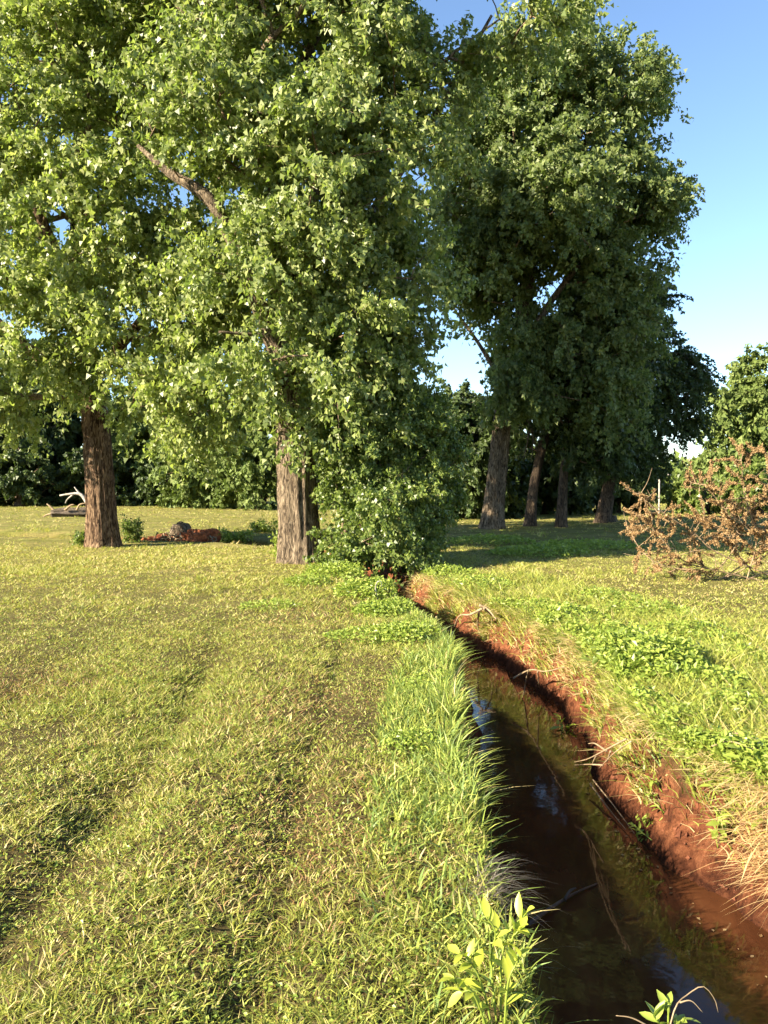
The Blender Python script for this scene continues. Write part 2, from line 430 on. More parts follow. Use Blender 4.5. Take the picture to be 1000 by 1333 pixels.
# ------------------------------------------------------------------ trees
def sample_crown(ells, n, gaps=(), shell=0.45):
    "points in a union of ellipsoids (centre xyz, radii xyz), leaning to the outside"
    c = np.array([e[0] for e in ells]); r = np.array([e[1] for e in ells])
    wgt = np.prod(r, axis=1) ** 0.8; wgt /= wgt.sum()
    out = []
    while len(out) < n:
        k = R.choice(len(ells), p=wgt); d = rdir(1)[0]
        p = c[k] + d * r[k] * R.uniform(0.12, 1) ** shell
        px = 500 + F * p[0] / p[1]; py = HOR - F * (p[2] - H) / p[1]
        if any(((px - g[0]) / g[2]) ** 2 + ((py - g[1]) / g[3]) ** 2 < 1 for g in gaps): continue
        if p[2] < 0.25: continue
        if out and len(out) > 5:
            q = np.array(out[-60:]); 
            if np.min(np.linalg.norm(q - p, axis=1)) < 0.35 * (r[k].mean() * 0.35): continue
        out.append(p)
    return np.array(out)

def grow(limbs, attr, r_tip=0.012, mbr=None, sides=5, pathw=0.3, minz=1.0):
    """limbs: list of (path points, radii) already drawn; join every attractor to the nearest point of the growing
    skeleton with a curved tapered branch. Returns branch end directions."""
    pos = []; par = []; rad = []; plen = []
    for path, rr in limbs:
        for k in range(len(path)):
            pos.append(path[k]); par.append(-1 if k == 0 else len(pos) - 2); rad.append(rr[k]); plen.append(0.15 * k)
    pos = list(pos); fixed = len(pos)
    base = np.array(pos)
    order = np.argsort(np.min(np.linalg.norm(attr[:, None] - base[None, ::2], axis=2), axis=1)) if len(attr) < 3000 else range(len(attr))
    A = np.zeros((fixed + len(attr) * 6, 3)); A[:fixed] = base; PL = np.zeros(len(A)); PL[:fixed] = plen
    n = fixed; parent = par + [0] * (len(A) - fixed); chains = []
    ends = np.zeros_like(attr)
    for j in order:
        p = attr[j]
        d = np.linalg.norm(A[:n] - p, axis=1)
        up = p[2] - A[:n, 2]
        cost = d + pathw * PL[:n] + np.where(up < 0, -up * 0.8, 0) + np.where(A[:n, 2] < minz, 4, 0)
        k = int(cost.argmin()); s = A[k]; L = d[k]
        m = max(2, min(5, int(L / .45)))
        mid = s + (p - s) * .5 + np.array([0, 0, .10 * L]) + R.normal(0, .07 * L, 3)
        t = np.linspace(0, 1, m + 1)[1:, None]
        pts = (1 - t) ** 2 * s + 2 * t * (1 - t) * mid + t * t * p
        ids = [k]
        for q in pts:
            A[n] = q; parent[n] = ids[-1]; PL[n] = PL[ids[-1]] + L / m; ids.append(n); n += 1
        chains.append(ids); ends[j] = pts[-1] - (pts[-2] if len(pts) > 1 else s)
    acc = np.zeros(n)
    for ids in chains: acc[ids[-1]] += r_tip ** 2.2
    rads = np.zeros(n)
    for i in range(n - 1, fixed - 1, -1):
        if acc[i] == 0: acc[i] = r_tip ** 2.2
        rads[i] = acc[i] ** (1 / 2.2)
        if parent[i] >= fixed: acc[parent[i]] += acc[i]
    for ids in chains:
        rr = [min(rads[ids[1]], rad[ids[0]] if ids[0] < fixed else 9)] + [rads[i] for i in ids[1:]]
        mbr.tube(A[ids], np.minimum.accumulate(np.array(rr)), sides, cap=False)
    return unit(ends)

def foliage(attr, ends, center, twigs, leaves, tlen, lsize, mbr=None, droop=0.25, aspect=.92, upb=0.35, out=.55, spread=0.2):
    A = len(attr); n = A * twigs
    o = np.repeat(attr, twigs, 0); e = np.repeat(ends, twigs, 0)
    rad = unit(o - center)
    d = unit(e * .5 + rad * out + rdir(n) * 0.95)
    L = tlen * R.uniform(.55, 1.25, n)
    start = o + rdir(n) * R.uniform(0, .3 * tlen, n)[:, None]
    if mbr is not None:
        k = R.random(n) < 0.5
        s0 = o[k]; tipp = start[k] + d[k] * L[k][:, None] - np.array([0, 0, 1]) * (droop * L[k])[:, None]
        w = np.cross(unit(tipp - s0), rdir(len(s0))) ; w = unit(w) * .007
        v = np.stack([s0 - w, s0 + w, tipp], 1).reshape(-1, 3); i = np.arange(len(s0))[:, None] * 3
        mbr.add(v, (), i + np.array([[0, 1, 2]]))
    N = n * leaves
    t = R.uniform(.05, 1.0, N) ** .8
    ii = np.repeat(np.arange(n), leaves)
    p = start[ii] + d[ii] * (L[ii] * t)[:, None]
    p[:, 2] -= droop * L[ii] * t * t
    p += rdir(N) * (spread * tlen * R.random(N))[:, None]
    ax = unit(d[ii] * .3 + rdir(N) * .75 + np.array([0, 0, -.8]))      # leaves hang from long stalks, so most stand on edge
    nr = unit(rdir(N) * np.array([1, 1, .6]) + np.array([0, 0, upb * .5]) + rad[ii] * .7)
    sz = lsize * (.45 + .85 * R.random(N) ** .8)
    return leaf_tri(p, ax, nr, sz)

def furrow(seed, k=13.0, amp=.125, flare=0.55, fl_h=0.38, lobes=5):
    def f(ang, s):
        x = np.cos(ang) * k * .33; y = np.sin(ang) * k * .33
        r = 1 + amp * (vnoise(x * 2.3 + 0 * s, y * 2.3 + s * .8, seed) - .5) * 1.6 + amp * .8 * (vnoise(x * 5, y * 5 + s * 2.4, seed + 5) - .5)
        r += 0.04 * (vnoise(x * .5, y * .5 + s * .25, seed + 3) - .5)
        g = math.exp(-(s / fl_h) ** 1.1)
        return r + flare * g * (0.55 + .5 * np.cos(ang * lobes + seed) * .4)
    return f

def E(px, py, Y, rx, ry, rY):
    "crown lobe given where it is seen: pixel centre, depth, pixel radii, depth radius in metres"
    return (P(px, py, Y), np.array([rx / F * Y, rY, ry / F * Y]))

def make_tree(name, label, trunk, trad, limbs, ells, nattr, twigs, leaves, tlen, lsize, bark, leaf, gaps=(), group=None,
              sides=84, tn=150, droop=.25, seed=1, cat='tree', r_tip=.012, minz=1.0, stems=False, flare=.7, extra=None, spread=.22, shell=.5):
    base = np.array(trunk[0]); base[2] = float(ground_z(np.array([base[0]]), np.array([base[1]]))[0])
    root = thing(name, label, cat, base, group)
    tp = catmull(np.vstack([base - [0, 0, .25], trunk[1:]]) if True else trunk, tn)
    tr = np.interp(np.linspace(0, 1, tn), np.linspace(0, 1, len(trad)), trad)
    v, q, t = tube(tp, tr, sides, furrow(seed, flare=flare))
    mesh('trunk', v, [q, t], bark, root, smooth=True)
    lm = [(tp[::max(1, tn // 30)], tr[::max(1, tn // 30)])]
    mb = MB()
    for pts, rr in limbs:
        pp = catmull(pts, 24); rad = np.interp(np.linspace(0, 1, 24), np.linspace(0, 1, len(rr)), rr)
        if stems: pass
        lv = tube(pp, rad, 14, furrow(seed + 3, flare=0))
        mesh('limb', lv[0], [lv[1], lv[2]], bark, root, smooth=True)
        lm.append((pp, rad))
    attr = sample_crown(ells, nattr, gaps, shell)
    ends = grow(lm, attr, r_tip, mb, 5, minz=minz)
    cen = np.mean([e[0] for e in ells], 0)
    lc = np.array(min(ells, key=lambda e: 0)[0])
    # outward direction is taken from the nearest lobe's centre
    cs = np.array([e[0] for e in ells]); rs = np.array([e[1] for e in ells])
    near = np.argmin(np.linalg.norm((attr[:, None] - cs[None]) / rs[None], axis=2), 1)
    ctr = np.repeat(cs[near] * .6 + cen * .4, twigs, 0)
    v, t = foliage(attr, ends, ctr, twigs, leaves, tlen, lsize, mb, droop, spread=spread)
    if extra: mb2 = extra(mb)
    mb.build('branches', M['branch'], root)['kind'] = 'stuff'
    cr = mesh('crown', v, [t], leaf, root); cr['kind'] = 'stuff'
    return root

def pts(Y, *pp):
    return np.array([P(a, b_, Y + (c_[0] if c_ else 0)) for a, b_, *c_ in pp])

# --- the big cottonwood beside the creek
make_tree('cottonwood_tree', 'big cottonwood with thick furrowed trunk beside the creek, leafy bush at its right foot', pts(16.3, (392, 732), (390, 690), (387, 640), (384, 560), (379, 470), (369, 380), (358, 270), (346, 180), (331, 90), (318, 10), (310, -60), (304, -120), (300, -170)),
    (.46, .42, .40, .385, .36, .32, .28, .24, .2, .16, .12, .08, .04),
    [(pts(16.3, (381, 500), (352, 432, -.3), (327, 372, -.6), (300, 305, -.9), (268, 255, -1.1), (222, 226, -.9), (180, 190, -.5)), (.24, .2, .165, .15, .13, .09, .04)),
     (pts(16.3, (378, 455), (420, 380, .4), (470, 300, .8), (530, 210, 1), (590, 110, .8), (640, 20, .5)), (.17, .14, .11, .08, .06, .03)),
     (pts(16.3, (365, 340), (410, 250, .2), (455, 165, .3), (520, 137, .2), (590, 70, -.4), (650, 25, -.8)), (.13, .1, .075, .05, .035, .015)),
     (pts(16.3, (345, 180), (390, 90, .8), (430, 10, 1.2), (455, -80, 1.5)), (.13, .1, .07, .03)),
     (pts(16.3, (335, 110), (270, 50, -.5), (220, -10, -.8), (180, -70, -.8)), (.12, .09, .06, .03)),
     (pts(16.3, (372, 440), (335, 436, -.5), (285, 432, -.9)), (.05, .04, .025))],
    [E(430, 60, 16.5, 130, 150, 3.2), E(300, 150, 15.8, 120, 130, 2.6), E(450, 230, 15.8, 115, 120, 2.8), E(335, 340, 15.6, 85, 90, 2),
     E(475, 370, 16.5, 90, 120, 2.6), E(440, 480, 15.8, 90, 70, 1.8), E(510, 480, 17, 48, 110, 1.8), E(370, -80, 16.5, 230, 130, 4.0),
     E(335, 490, 15.4, 55, 45, 1.2), E(500, 580, 16.8, 62, 60, 1.3), E(560, 110, 16.5, 55, 100, 1.6), E(600, 45, 15.6, 60, 60, 1.5), E(690, 15, 14.8, 75, 38, 1.2), E(395, 545, 15.5, 45, 30, .8)],
    800, 6, 54, .85, .10, M['bark'], M['leaf_main'],
    gaps=[(252, 240, 30, 32), (288, 285, 14, 30), (390, 85, 34, 28), (575, 8, 55, 60), (300, 510, 28, 36), (592, 470, 46, 56), (455, 120, 24, 18)], seed=3)

# --- the cottonwood at the left
make_tree('cottonwood_tree', 'red-brown cottonwood trunk at the left of the lawn with low sunlit boughs', pts(20, (136, 713), (133, 680), (129, 620), (124, 545), (115, 480), (104, 380), (105, 250), (110, 100), (112, 20), (112, -50), (111, -120)),
    (.40, .36, .335, .315, .29, .26, .22, .18, .14, .09, .04),
    [(pts(20, (122, 520), (75, 485, -.5), (10, 430, -1), (-60, 360, -1)), (.19, .14, .1, .05)),
     (pts(20, (118, 500), (165, 440, -1), (220, 380, -1.8), (270, 350, -2.2)), (.17, .13, .09, .04)),
     (pts(20, (106, 400), (60, 300, -1), (20, 200, -1.8), (-20, 80, -2)), (.17, .13, .09, .04)),
     (pts(20, (105, 300), (160, 220, -.8), (220, 130, -1.2), (270, 20, -1)), (.16, .12, .08, .04)),
     (pts(20, (108, 180), (60, 60, .8), (20, -60, 1.2)), (.13, .09, .04))],
    [E(60, 100, 19, 130, 150, 3.6), E(200, 60, 19.5, 140, 150, 3.6), E(100, 290, 18.5, 145, 120, 3.2), E(215, 380, 18.2, 95, 90, 2.3),
     E(40, 440, 19, 110, 85, 2.8), E(190, 480, 18, 92, 62, 2.0), E(270, 535, 18.2, 48, 42, 1.3), E(-100, 200, 20, 110, 200, 3.6), E(90, -60, 20, 220, 120, 4.2),
     E(-90, 430, 20, 90, 120, 2.6), E(200, 552, 17.8, 45, 30, 1.0), E(20, 530, 20.5, 70, 30, 1.6), E(115, 330, 17.4, 80, 75, 1.4), E(75, 190, 17.4, 85, 90, 1.5), E(250, 470, 17.4, 60, 60, 1.4), E(270, 390, 17, 50, 60, 1.3)],
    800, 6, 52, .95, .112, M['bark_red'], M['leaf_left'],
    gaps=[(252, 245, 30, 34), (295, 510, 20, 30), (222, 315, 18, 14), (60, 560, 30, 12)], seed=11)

# --- leafy bush at the foot of the big cottonwood, over the creek
make_tree('leafy_bush', 'dense green bush overhanging the creek at the foot of the big cottonwood', pts(15.9, (447, 728), (450, 690), (462, 640), (480, 580), (490, 520)), (.05, .045, .035, .025, .012),
    [(pts(15.9, (452, 730), (480, 690, -.3), (520, 660, -.3), (560, 620, 0)), (.04, .03, .02, .01)),
     (pts(15.9, (442, 730), (446, 690, -.4), (448, 640, -.4)), (.035, .025, .01)),
     (pts(15.9, (455, 732), (490, 715, -.6), (540, 705, -.8)), (.03, .02, .01))],
    [E(490, 670, 15.4, 46, 58, 1.2), E(530, 655, 15.8, 42, 50, 1.1), E(495, 595, 16, 80, 55, 1.3), E(452, 715, 14.9, 28, 32, .7), E(505, 715, 14.9, 55, 32, .8),
     E(560, 600, 16.3, 34, 62, 1.0), E(575, 650, 16.5, 22, 20, .6), E(520, 540, 16.4, 45, 40, 1.0), E(455, 605, 15.9, 28, 50, .9), E(540, 565, 16.5, 45, 45, 1.1), E(470, 740, 14.2, 40, 22, .5), E(530, 742, 14.4, 40, 22, .5), E(425, 745, 14, 25, 18, .4)],
    440, 5, 50, .5, .066, M['branch'], M['leaf_bush'], sides=8, tn=16, seed=5, cat='bush', r_tip=.004, minz=.1, flare=.1)

# --- the right-hand group
make_tree('cottonwood_tree', 'tall cottonwood with pale leaning trunk on the far bank, upper crown in sun', pts(28.5, (640, 688), (643, 660), (648, 610), (655, 540), (668, 470), (685, 380), (695, 280), (700, 150), (704, 40), (706, -60)),
    (.42, .37, .34, .31, .28, .24, .2, .14, .08, .03),
    [(pts(28.5, (662, 500), (700, 420, -.6), (750, 350, -1), (810, 290, -1)), (.16, .13, .09, .04)),
     (pts(28.5, (680, 400), (640, 330, -.8), (610, 240, -1)), (.14, .1, .04)),
     (pts(28.5, (692, 300), (740, 220, -.5), (790, 140, -.8), (815, 90, -.8)), (.14, .1, .06, .03)),
     (pts(28.5, (660, 510), (625, 450, .5), (590, 400, .8)), (.1, .07, .03)),
     (pts(28.5, (668, 470), (730, 470, -.8), (790, 440, -1.2)), (.1, .07, .03))],
    [E(705, 110, 28, 70, 75, 2.8), E(790, 140, 28, 52, 60, 2.6), E(645, 200, 28, 55, 90, 2.6), E(605, 240, 28, 40, 100, 2),  E(720, 270, 27.4, 90, 95, 3.2), E(820, 250, 28.5, 50, 52, 2.4),
     E(788, 370, 28, 52, 65, 2.6), E(655, 340, 28, 48, 65, 2.4), E(705, 440, 28.5, 60, 50, 2.4), E(770, 500, 28.5, 55, 60, 2.4), E(612, 375, 29, 30, 25, 1.4), E(640, 110, 28, 42, 55, 2), E(850, 268, 28.5, 25, 25, 1.4), E(838, 105, 28, 18, 20, 1.0), E(675, 490, 27.6, 45, 40, 1.4), E(800, 450, 28, 45, 60, 2)],
    820, 6, 48, 1.05, .138, M['bark'], M['leaf_right'], gaps=[(580, 468, 44, 52), (565, 20, 50, 60), (640, 480, 14, 20)], seed=21, r_tip=.014)
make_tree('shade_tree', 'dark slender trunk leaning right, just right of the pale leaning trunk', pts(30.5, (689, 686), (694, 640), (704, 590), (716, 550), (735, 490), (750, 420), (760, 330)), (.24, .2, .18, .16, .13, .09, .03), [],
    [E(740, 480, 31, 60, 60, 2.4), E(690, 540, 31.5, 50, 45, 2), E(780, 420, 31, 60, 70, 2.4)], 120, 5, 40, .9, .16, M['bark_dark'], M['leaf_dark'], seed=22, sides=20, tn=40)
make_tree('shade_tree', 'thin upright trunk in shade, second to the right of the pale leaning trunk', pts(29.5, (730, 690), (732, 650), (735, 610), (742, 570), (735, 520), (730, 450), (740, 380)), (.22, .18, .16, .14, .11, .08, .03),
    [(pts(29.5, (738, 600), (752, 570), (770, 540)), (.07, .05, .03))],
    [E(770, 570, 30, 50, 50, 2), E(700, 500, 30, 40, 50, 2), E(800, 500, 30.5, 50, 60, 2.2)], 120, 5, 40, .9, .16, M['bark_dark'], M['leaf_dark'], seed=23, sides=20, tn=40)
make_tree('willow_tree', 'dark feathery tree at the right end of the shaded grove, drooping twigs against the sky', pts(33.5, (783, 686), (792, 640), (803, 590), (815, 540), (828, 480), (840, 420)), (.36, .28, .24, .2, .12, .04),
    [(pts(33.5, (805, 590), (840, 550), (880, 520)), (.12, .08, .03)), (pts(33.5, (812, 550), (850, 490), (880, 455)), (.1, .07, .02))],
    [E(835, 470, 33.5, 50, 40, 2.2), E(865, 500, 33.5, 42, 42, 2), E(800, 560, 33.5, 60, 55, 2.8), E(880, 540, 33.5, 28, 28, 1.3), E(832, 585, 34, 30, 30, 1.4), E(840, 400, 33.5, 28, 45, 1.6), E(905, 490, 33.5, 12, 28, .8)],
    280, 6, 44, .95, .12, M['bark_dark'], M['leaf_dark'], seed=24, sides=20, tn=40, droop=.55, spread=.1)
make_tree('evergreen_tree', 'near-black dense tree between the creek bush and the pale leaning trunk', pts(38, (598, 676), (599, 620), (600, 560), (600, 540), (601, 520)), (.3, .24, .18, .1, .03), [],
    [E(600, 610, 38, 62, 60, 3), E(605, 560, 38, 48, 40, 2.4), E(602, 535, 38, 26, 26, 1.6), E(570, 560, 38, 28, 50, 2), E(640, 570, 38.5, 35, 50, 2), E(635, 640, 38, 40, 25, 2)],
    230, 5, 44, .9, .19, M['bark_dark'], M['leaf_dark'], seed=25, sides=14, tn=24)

# --- far trees
def far_tree(label, px, Y, top, rx, leaf, n=60, ls=.32, group='far trees beyond the lawn', name='far_tree', lobes=None, twl=1.3, base=None):
    yb = HOR + H / Y * F
    trunk = pts(Y, (px, yb), (px + 2, yb - (yb - top) * .3), (px - 3, yb - (yb - top) * .65), (px, top + 8))
    h = yb - top
    el = lobes or [E(px, top + h * .22, Y, rx * .55, h * .2, rx * .5 / F * Y), E(px - rx * .4, top + h * .45, Y, rx * .6, h * .24, rx * .55 / F * Y),
                   E(px + rx * .4, top + h * .5, Y, rx * .6, h * .25, rx * .55 / F * Y), E(px, top + h * .7, Y - 1, rx * .9, h * .22, rx * .7 / F * Y), E(px, top + h * .88, Y, rx * .95, h * .1, rx * .7 / F * Y)]
    return make_tree(name, label, trunk, (.35, .25, .18, .05), [], el, n, 5, 40, twl, ls, M['bark_dark'], leaf, group=group, sides=10, tn=16, r_tip=.02, seed=int(px) % 97, minz=.6)
FT = [('dark far tree at the left edge of the lawn, left of the grey log', 0, 62, 420, 85, 'leaf_dark', 190),
      ('dark far tree rising directly behind the grey fallen log', 80, 66, 430, 75, 'leaf_dark', 190),
      ('dark far tree just right of the red-brown trunk', 190, 64, 450, 70, 'leaf_far', 170),
      ('mid-green far tree behind the red clay root mass', 262, 56, 500, 55, 'leaf_far', 130),
      ('mid-green far tree just left of the big furrowed trunk', 340, 52, 480, 50, 'leaf_far', 130),
      ('pale far tree seen low between the two big trunks', 300, 110, 585, 40, 'leaf_far', 40),
      ('far tree hidden mostly behind the creek bush', 470, 70, 470, 80, 'leaf_dark', 120),
      ('far hedgerow tree seen between the pale leaning trunk and the dark slender one', 672, 80, 600, 34, 'leaf_far', 40),
      ('far hedgerow tree seen behind the thin upright trunk', 750, 76, 610, 30, 'leaf_far', 40),
      ('small rounded far tree beside the lamp pole', 842, 70, 604, 20, 'leaf_far', 50),
      ('big sunlit tree at the right edge above the withered branch', 1005, 50, 440, 84, 'leaf_far', 240)]
for lab, px, Y, top, rx, lf, n in FT:
    far_tree(lab, px, Y, top, rx, M[lf], n, ls=.26 if Y < 60 else .4)
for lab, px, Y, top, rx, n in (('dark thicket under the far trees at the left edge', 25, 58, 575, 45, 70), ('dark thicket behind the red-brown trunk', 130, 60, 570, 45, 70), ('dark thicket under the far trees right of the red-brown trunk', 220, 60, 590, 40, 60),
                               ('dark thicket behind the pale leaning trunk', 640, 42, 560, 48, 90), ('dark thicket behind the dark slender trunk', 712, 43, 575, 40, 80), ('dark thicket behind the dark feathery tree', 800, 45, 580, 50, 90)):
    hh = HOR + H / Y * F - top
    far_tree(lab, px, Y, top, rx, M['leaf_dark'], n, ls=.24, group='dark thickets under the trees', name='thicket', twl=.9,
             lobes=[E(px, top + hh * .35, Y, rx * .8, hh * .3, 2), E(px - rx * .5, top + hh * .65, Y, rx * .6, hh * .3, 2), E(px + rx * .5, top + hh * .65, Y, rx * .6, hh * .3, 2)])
for lab, px, Y, top, rx, n in (('low green shrub right of the lamp pole, behind the withered branch', 915, 44, 612, 40, 50), ('low green shrub under the big sunlit tree at the right edge', 985, 42, 600, 40, 50)):
    far_tree(lab, px, Y, top, rx, M['leaf_bush'], n, ls=.2, group='shrubs at the far right', name='shrub', twl=.7,
             lobes=[E(px, top + 28, Y, rx, 24, 1.6), E(px - rx * .5, top + 40, Y, rx * .6, 18, 1.2), E(px + rx * .5, top + 36, Y, rx * .6, 20, 1.2)])

# distant woodland round the horizon: one mass
N = 26000
ang = R.uniform(-math.pi * .42, math.pi * .42, N); dist = R.uniform(150, 190, N)
top = 4.5 + 4.5 * fbm(ang * 14, 0 * ang, 8, 4)
p = np.stack([np.sin(ang) * dist, np.cos(ang) * dist, R.random(N) ** .8 * top], -1)
v, t = leaf_mesh(p, rdir(N), unit(rdir(N) + [0, -.6, .4]), R.uniform(1.0, 2.2, N), .9)
tag(mesh('distant_woods', v, [t], M['leaf_far']), 'hazy distant woods along the horizon', 'woods', kind='stuff')

# ------------------------------------------------------------------ grass and weeds
GREEN = np.array([.185, .215, .036]); YG = np.array([.305, .315, .064]); STRAW = np.array([.47, .39, .17]); BROWN = np.array([.27, .16, .075]); DEEP = np.array([.095, .14, .028])
def pick(n, wts, cols):
    "a colour for each blade from per-blade weights"
    w = np.stack(wts, -1); w = w / w.sum(1, keepdims=True); c = np.cumsum(w, 1)
    k = (R.random(n)[:, None] > c).sum(1).clip(0, len(cols) - 1)
    return np.array(cols)[k] * R.uniform(.75, 1.25, n)[:, None]

def scatter(n, y0, y1, pw, margin=1.2, slope=.56):
    "points on the ground, thinning with distance from where the photograph was taken"
    u = R.random(n); y = (y0 ** pw + u * (y1 ** pw - y0 ** pw)) ** (1 / pw)
    x = R.uniform(-1, 1, n) * (y * slope + margin)
    return x, y

def lawn(n, y0, y1, pw, hh, ww, segs):
    m = n // 9
    x, y = scatter(m, y0, y1, pw)          # tufts
    k = R.integers(0, m, n); s_ = .018 * (np.maximum(y[k], 2) / 3) ** .6
    x = x[k] + R.normal(0, 1, n) * s_; y = y[k] + R.normal(0, 1, n) * s_
    z, sd, t = ground_z(x, y, True)
    keep = (t > .92) & ~((np.abs(x + 1.75) < .42) & (np.abs(y - 16.3) < .4)) & ~((np.abs(x + 7.3) < .45) & (np.abs(y - 20) < .4))
    x, y, z, sd = x[keep], y[keep], z[keep], sd[keep]; n = len(x)
    d = np.hypot(x, y)
    g1 = fbm(x * .8, y * .5, 13, 4); g2 = fbm(x * .35 + 7, y * .25, 23, 4); g3 = fbm(x * 3, y * 3, 33, 3)
    patch = np.exp(-(((x + .55) / .42) ** 2 + ((y - 5.6) / .7) ** 2)) + .8 * np.exp(-(((x + .3) / .4) ** 2 + ((y - 3.6) / .6) ** 2)) + .6 * np.exp(-(((x + .9) / .6) ** 2 + ((y - 9.2) / .8) ** 2)) + .8 * np.exp(-(((x + 3.2) / .8) ** 2 + ((y - 6.2) / .5) ** 2))
    cover = sstep(.28, .5, g3 * .6 + g1 * .4) * (1 - .8 * np.clip(patch, 0, 1))
    keep = R.random(n) < .30 + .70 * cover
    x, y, z, sd, d, g1, g2, g3, patch = [a[keep] for a in (x, y, z, sd, d, g1, g2, g3, patch)]; n = len(x)
    far = sstep(6, 16, y)
    w = [.45 + 1.0 * sstep(.5, .68, g1), 1.3 + .9 * far + 0 * x, .28 + .8 * sstep(.45, .7, g2) + .6 * far + .6 * patch, .10 + 2.6 * patch, .15 * (1 - far) + .1 * sstep(.55, .7, g3)]
    col = pick(n, w, [GREEN, YG, STRAW, BROWN, DEEP])
    la = R.uniform(0, 2 * math.pi, n)
    ld = np.stack([np.cos(la), np.sin(la), np.zeros(n)], -1)
    sc = (np.maximum(d, 2.5) / 3) ** .45
    h = hh * R.uniform(.45, 1.35, n) * (0.75 + .7 * sstep(.45, .7, g1)) * (1 + .4 * (sc - 1))
    return blades(np.stack([x, y, z - .008], -1), h, ww * R.uniform(.6, 1.4, n) * sc, ld, R.uniform(.5, 1.9, n), col, segs, .5)

def join(parts):
    V, Q, T, K, o = [], [], [], [], 0
    for v, q, t, c in parts:
        V.append(v); Q.append(q + o); T.append(t + o); K.append(c); o += len(v)
    return np.vstack(V), [f for f in (np.vstack(Q), np.vstack(T)) if len(f)], np.vstack(K)

def grass_obj(name, label, cat, parts):
    v, f, c = join(parts)
    return tag(mesh(name, v, f, M['grass'], col=c), label, cat, kind='stuff')

grass_obj('lawn_grass', 'short mown grass and clover of the lawn on both sides of the creek', 'grass',
          [lawn(165000, 1.2, 4.4, 1.05, .034, .0062, 2), lawn(250000, 4.4, 9, 1.0, .034, .0075, 1), lawn(170000, 9, 20, .9, .04, .009, 1), lawn(50000, 20, 75, .8, .06, .011, 1)])

def strip(n, y0, y1, s0, s1, side):
    "random points along one bank: s is the distance from the creek's middle beyond the water"
    k = R.integers(0, len(CKP), n * 6); k = k[(CKP[k, 1] > y0) & (CKP[k, 1] < y1)]
    k = R.choice(k, n)
    s = (CKP[k, 2] + R.uniform(s0, s1, n)) * side
    p = CKP[k, :2] + nr[k] * s[:, None] + R.normal(0, .02, (n, 2))
    return p[:, 0], p[:, 1]

# tall grass on the near (left) bank
x, y = strip(30000, .8, 11, .1, .68, -1)
z, sd, t = ground_z(x, y, True)
keep = (t > .12) & (R.random(len(x)) < .1 + .9 * sstep(.38, .62, fbm(x * 2.4, y * 1.6, 71, 3)) * (1 - .7 * sstep(-.95, -1.2, sd))); x, y, z, sd = x[keep], y[keep], z[keep], sd[keep]; n = len(x)
col = pick(n, [1 + 0 * x, .9 + 0 * x, .12 + 0 * x, .9 + 0 * x], [np.array([.2, .26, .05]), np.array([.32, .35, .08]), STRAW, np.array([.14, .2, .05])])
ld = unit(np.stack([R.normal(.05, .8, n), R.normal(-.1, .8, n), np.zeros(n)], -1))
hgt = (.075 + .075 * sstep(-.95, -.65, sd)) * R.uniform(.6, 1.7, n) * (1 - .45 * sstep(6, 10, y))
a1 = blades(np.stack([x, y, z - .01], -1), hgt, .008 * R.uniform(.6, 1.4, n) * (1 + y * .06), ld, R.uniform(.15, 1.5, n), col, 4, .55)
grass_obj('bank_grass', 'tall lush green grass leaning over the water on the near bank', 'grass', [a1])

# straw-coloured dead grass hanging over the far (right) bank
x, y = strip(30000, 1.2, 14, .08, .6, 1)
z, sd, t = ground_z(x, y, True)
keep = (t > .4) & (t < 1.7) & (R.random(len(x)) < .05 + .9 * sstep(.50 + .06 * sstep(4, 6, y) - .07 * sstep(9, 10, y), .66, fbm(x * 2.2, y * 2.2, 81, 3))); x, y, z, t = x[keep], y[keep], z[keep], t[keep]; n = len(x)
col = pick(n, [1 + 0 * x, .6 + 0 * x, .35 + 0 * x], [np.array([.56, .44, .22]), np.array([.42, .29, .14]), YG])
ld = unit(np.stack([R.normal(-.6, .8, n), R.normal(-.1, .9, n), np.zeros(n)], -1))
a2 = blades(np.stack([x, y, z - .01], -1), R.uniform(.06, .26, n), .009 * R.uniform(.6, 1.4, n) * (1 + y * .06), ld, R.uniform(.9, 1.7, n), col, 4, 1.15)
grass_obj('dead_grass', 'straw-coloured dead grass hanging over the red clay of the far bank', 'grass', [a2])

# mixed tall grass behind the far bank
x, y = strip(90000, 1.5, 13, .15, 2.2, 1)
z, sd, t = ground_z(x, y, True)
keep = (t > .25 + .6 * vnoise(x * 2, y * 1.7, 87)) & (R.random(len(x)) < .25 + .95 * sstep(.38, .58, fbm(x * 1.1, y * 1.0, 83, 4)) * (1 - .75 * sstep(1.8, 2.6, sd))); x, y, z, sd = x[keep], y[keep], z[keep], sd[keep]; n = len(x)
col = pick(n, [1 + 0 * x, 1.1 + 0 * x, .3 + 0 * x, .3 + 0 * x], [GREEN * 1.2, YG * 1.05, STRAW, DEEP * 1.1])
ld = unit(np.stack([R.normal(-.25, .8, n), R.normal(-.1, .8, n), np.zeros(n)], -1))
a3 = blades(np.stack([x, y, z - .01], -1), R.uniform(.06, .24, n), .0085 * R.uniform(.6, 1.4, n) * (1 + y * .05), ld, R.uniform(.4, 1.4, n), col, 2, .6)
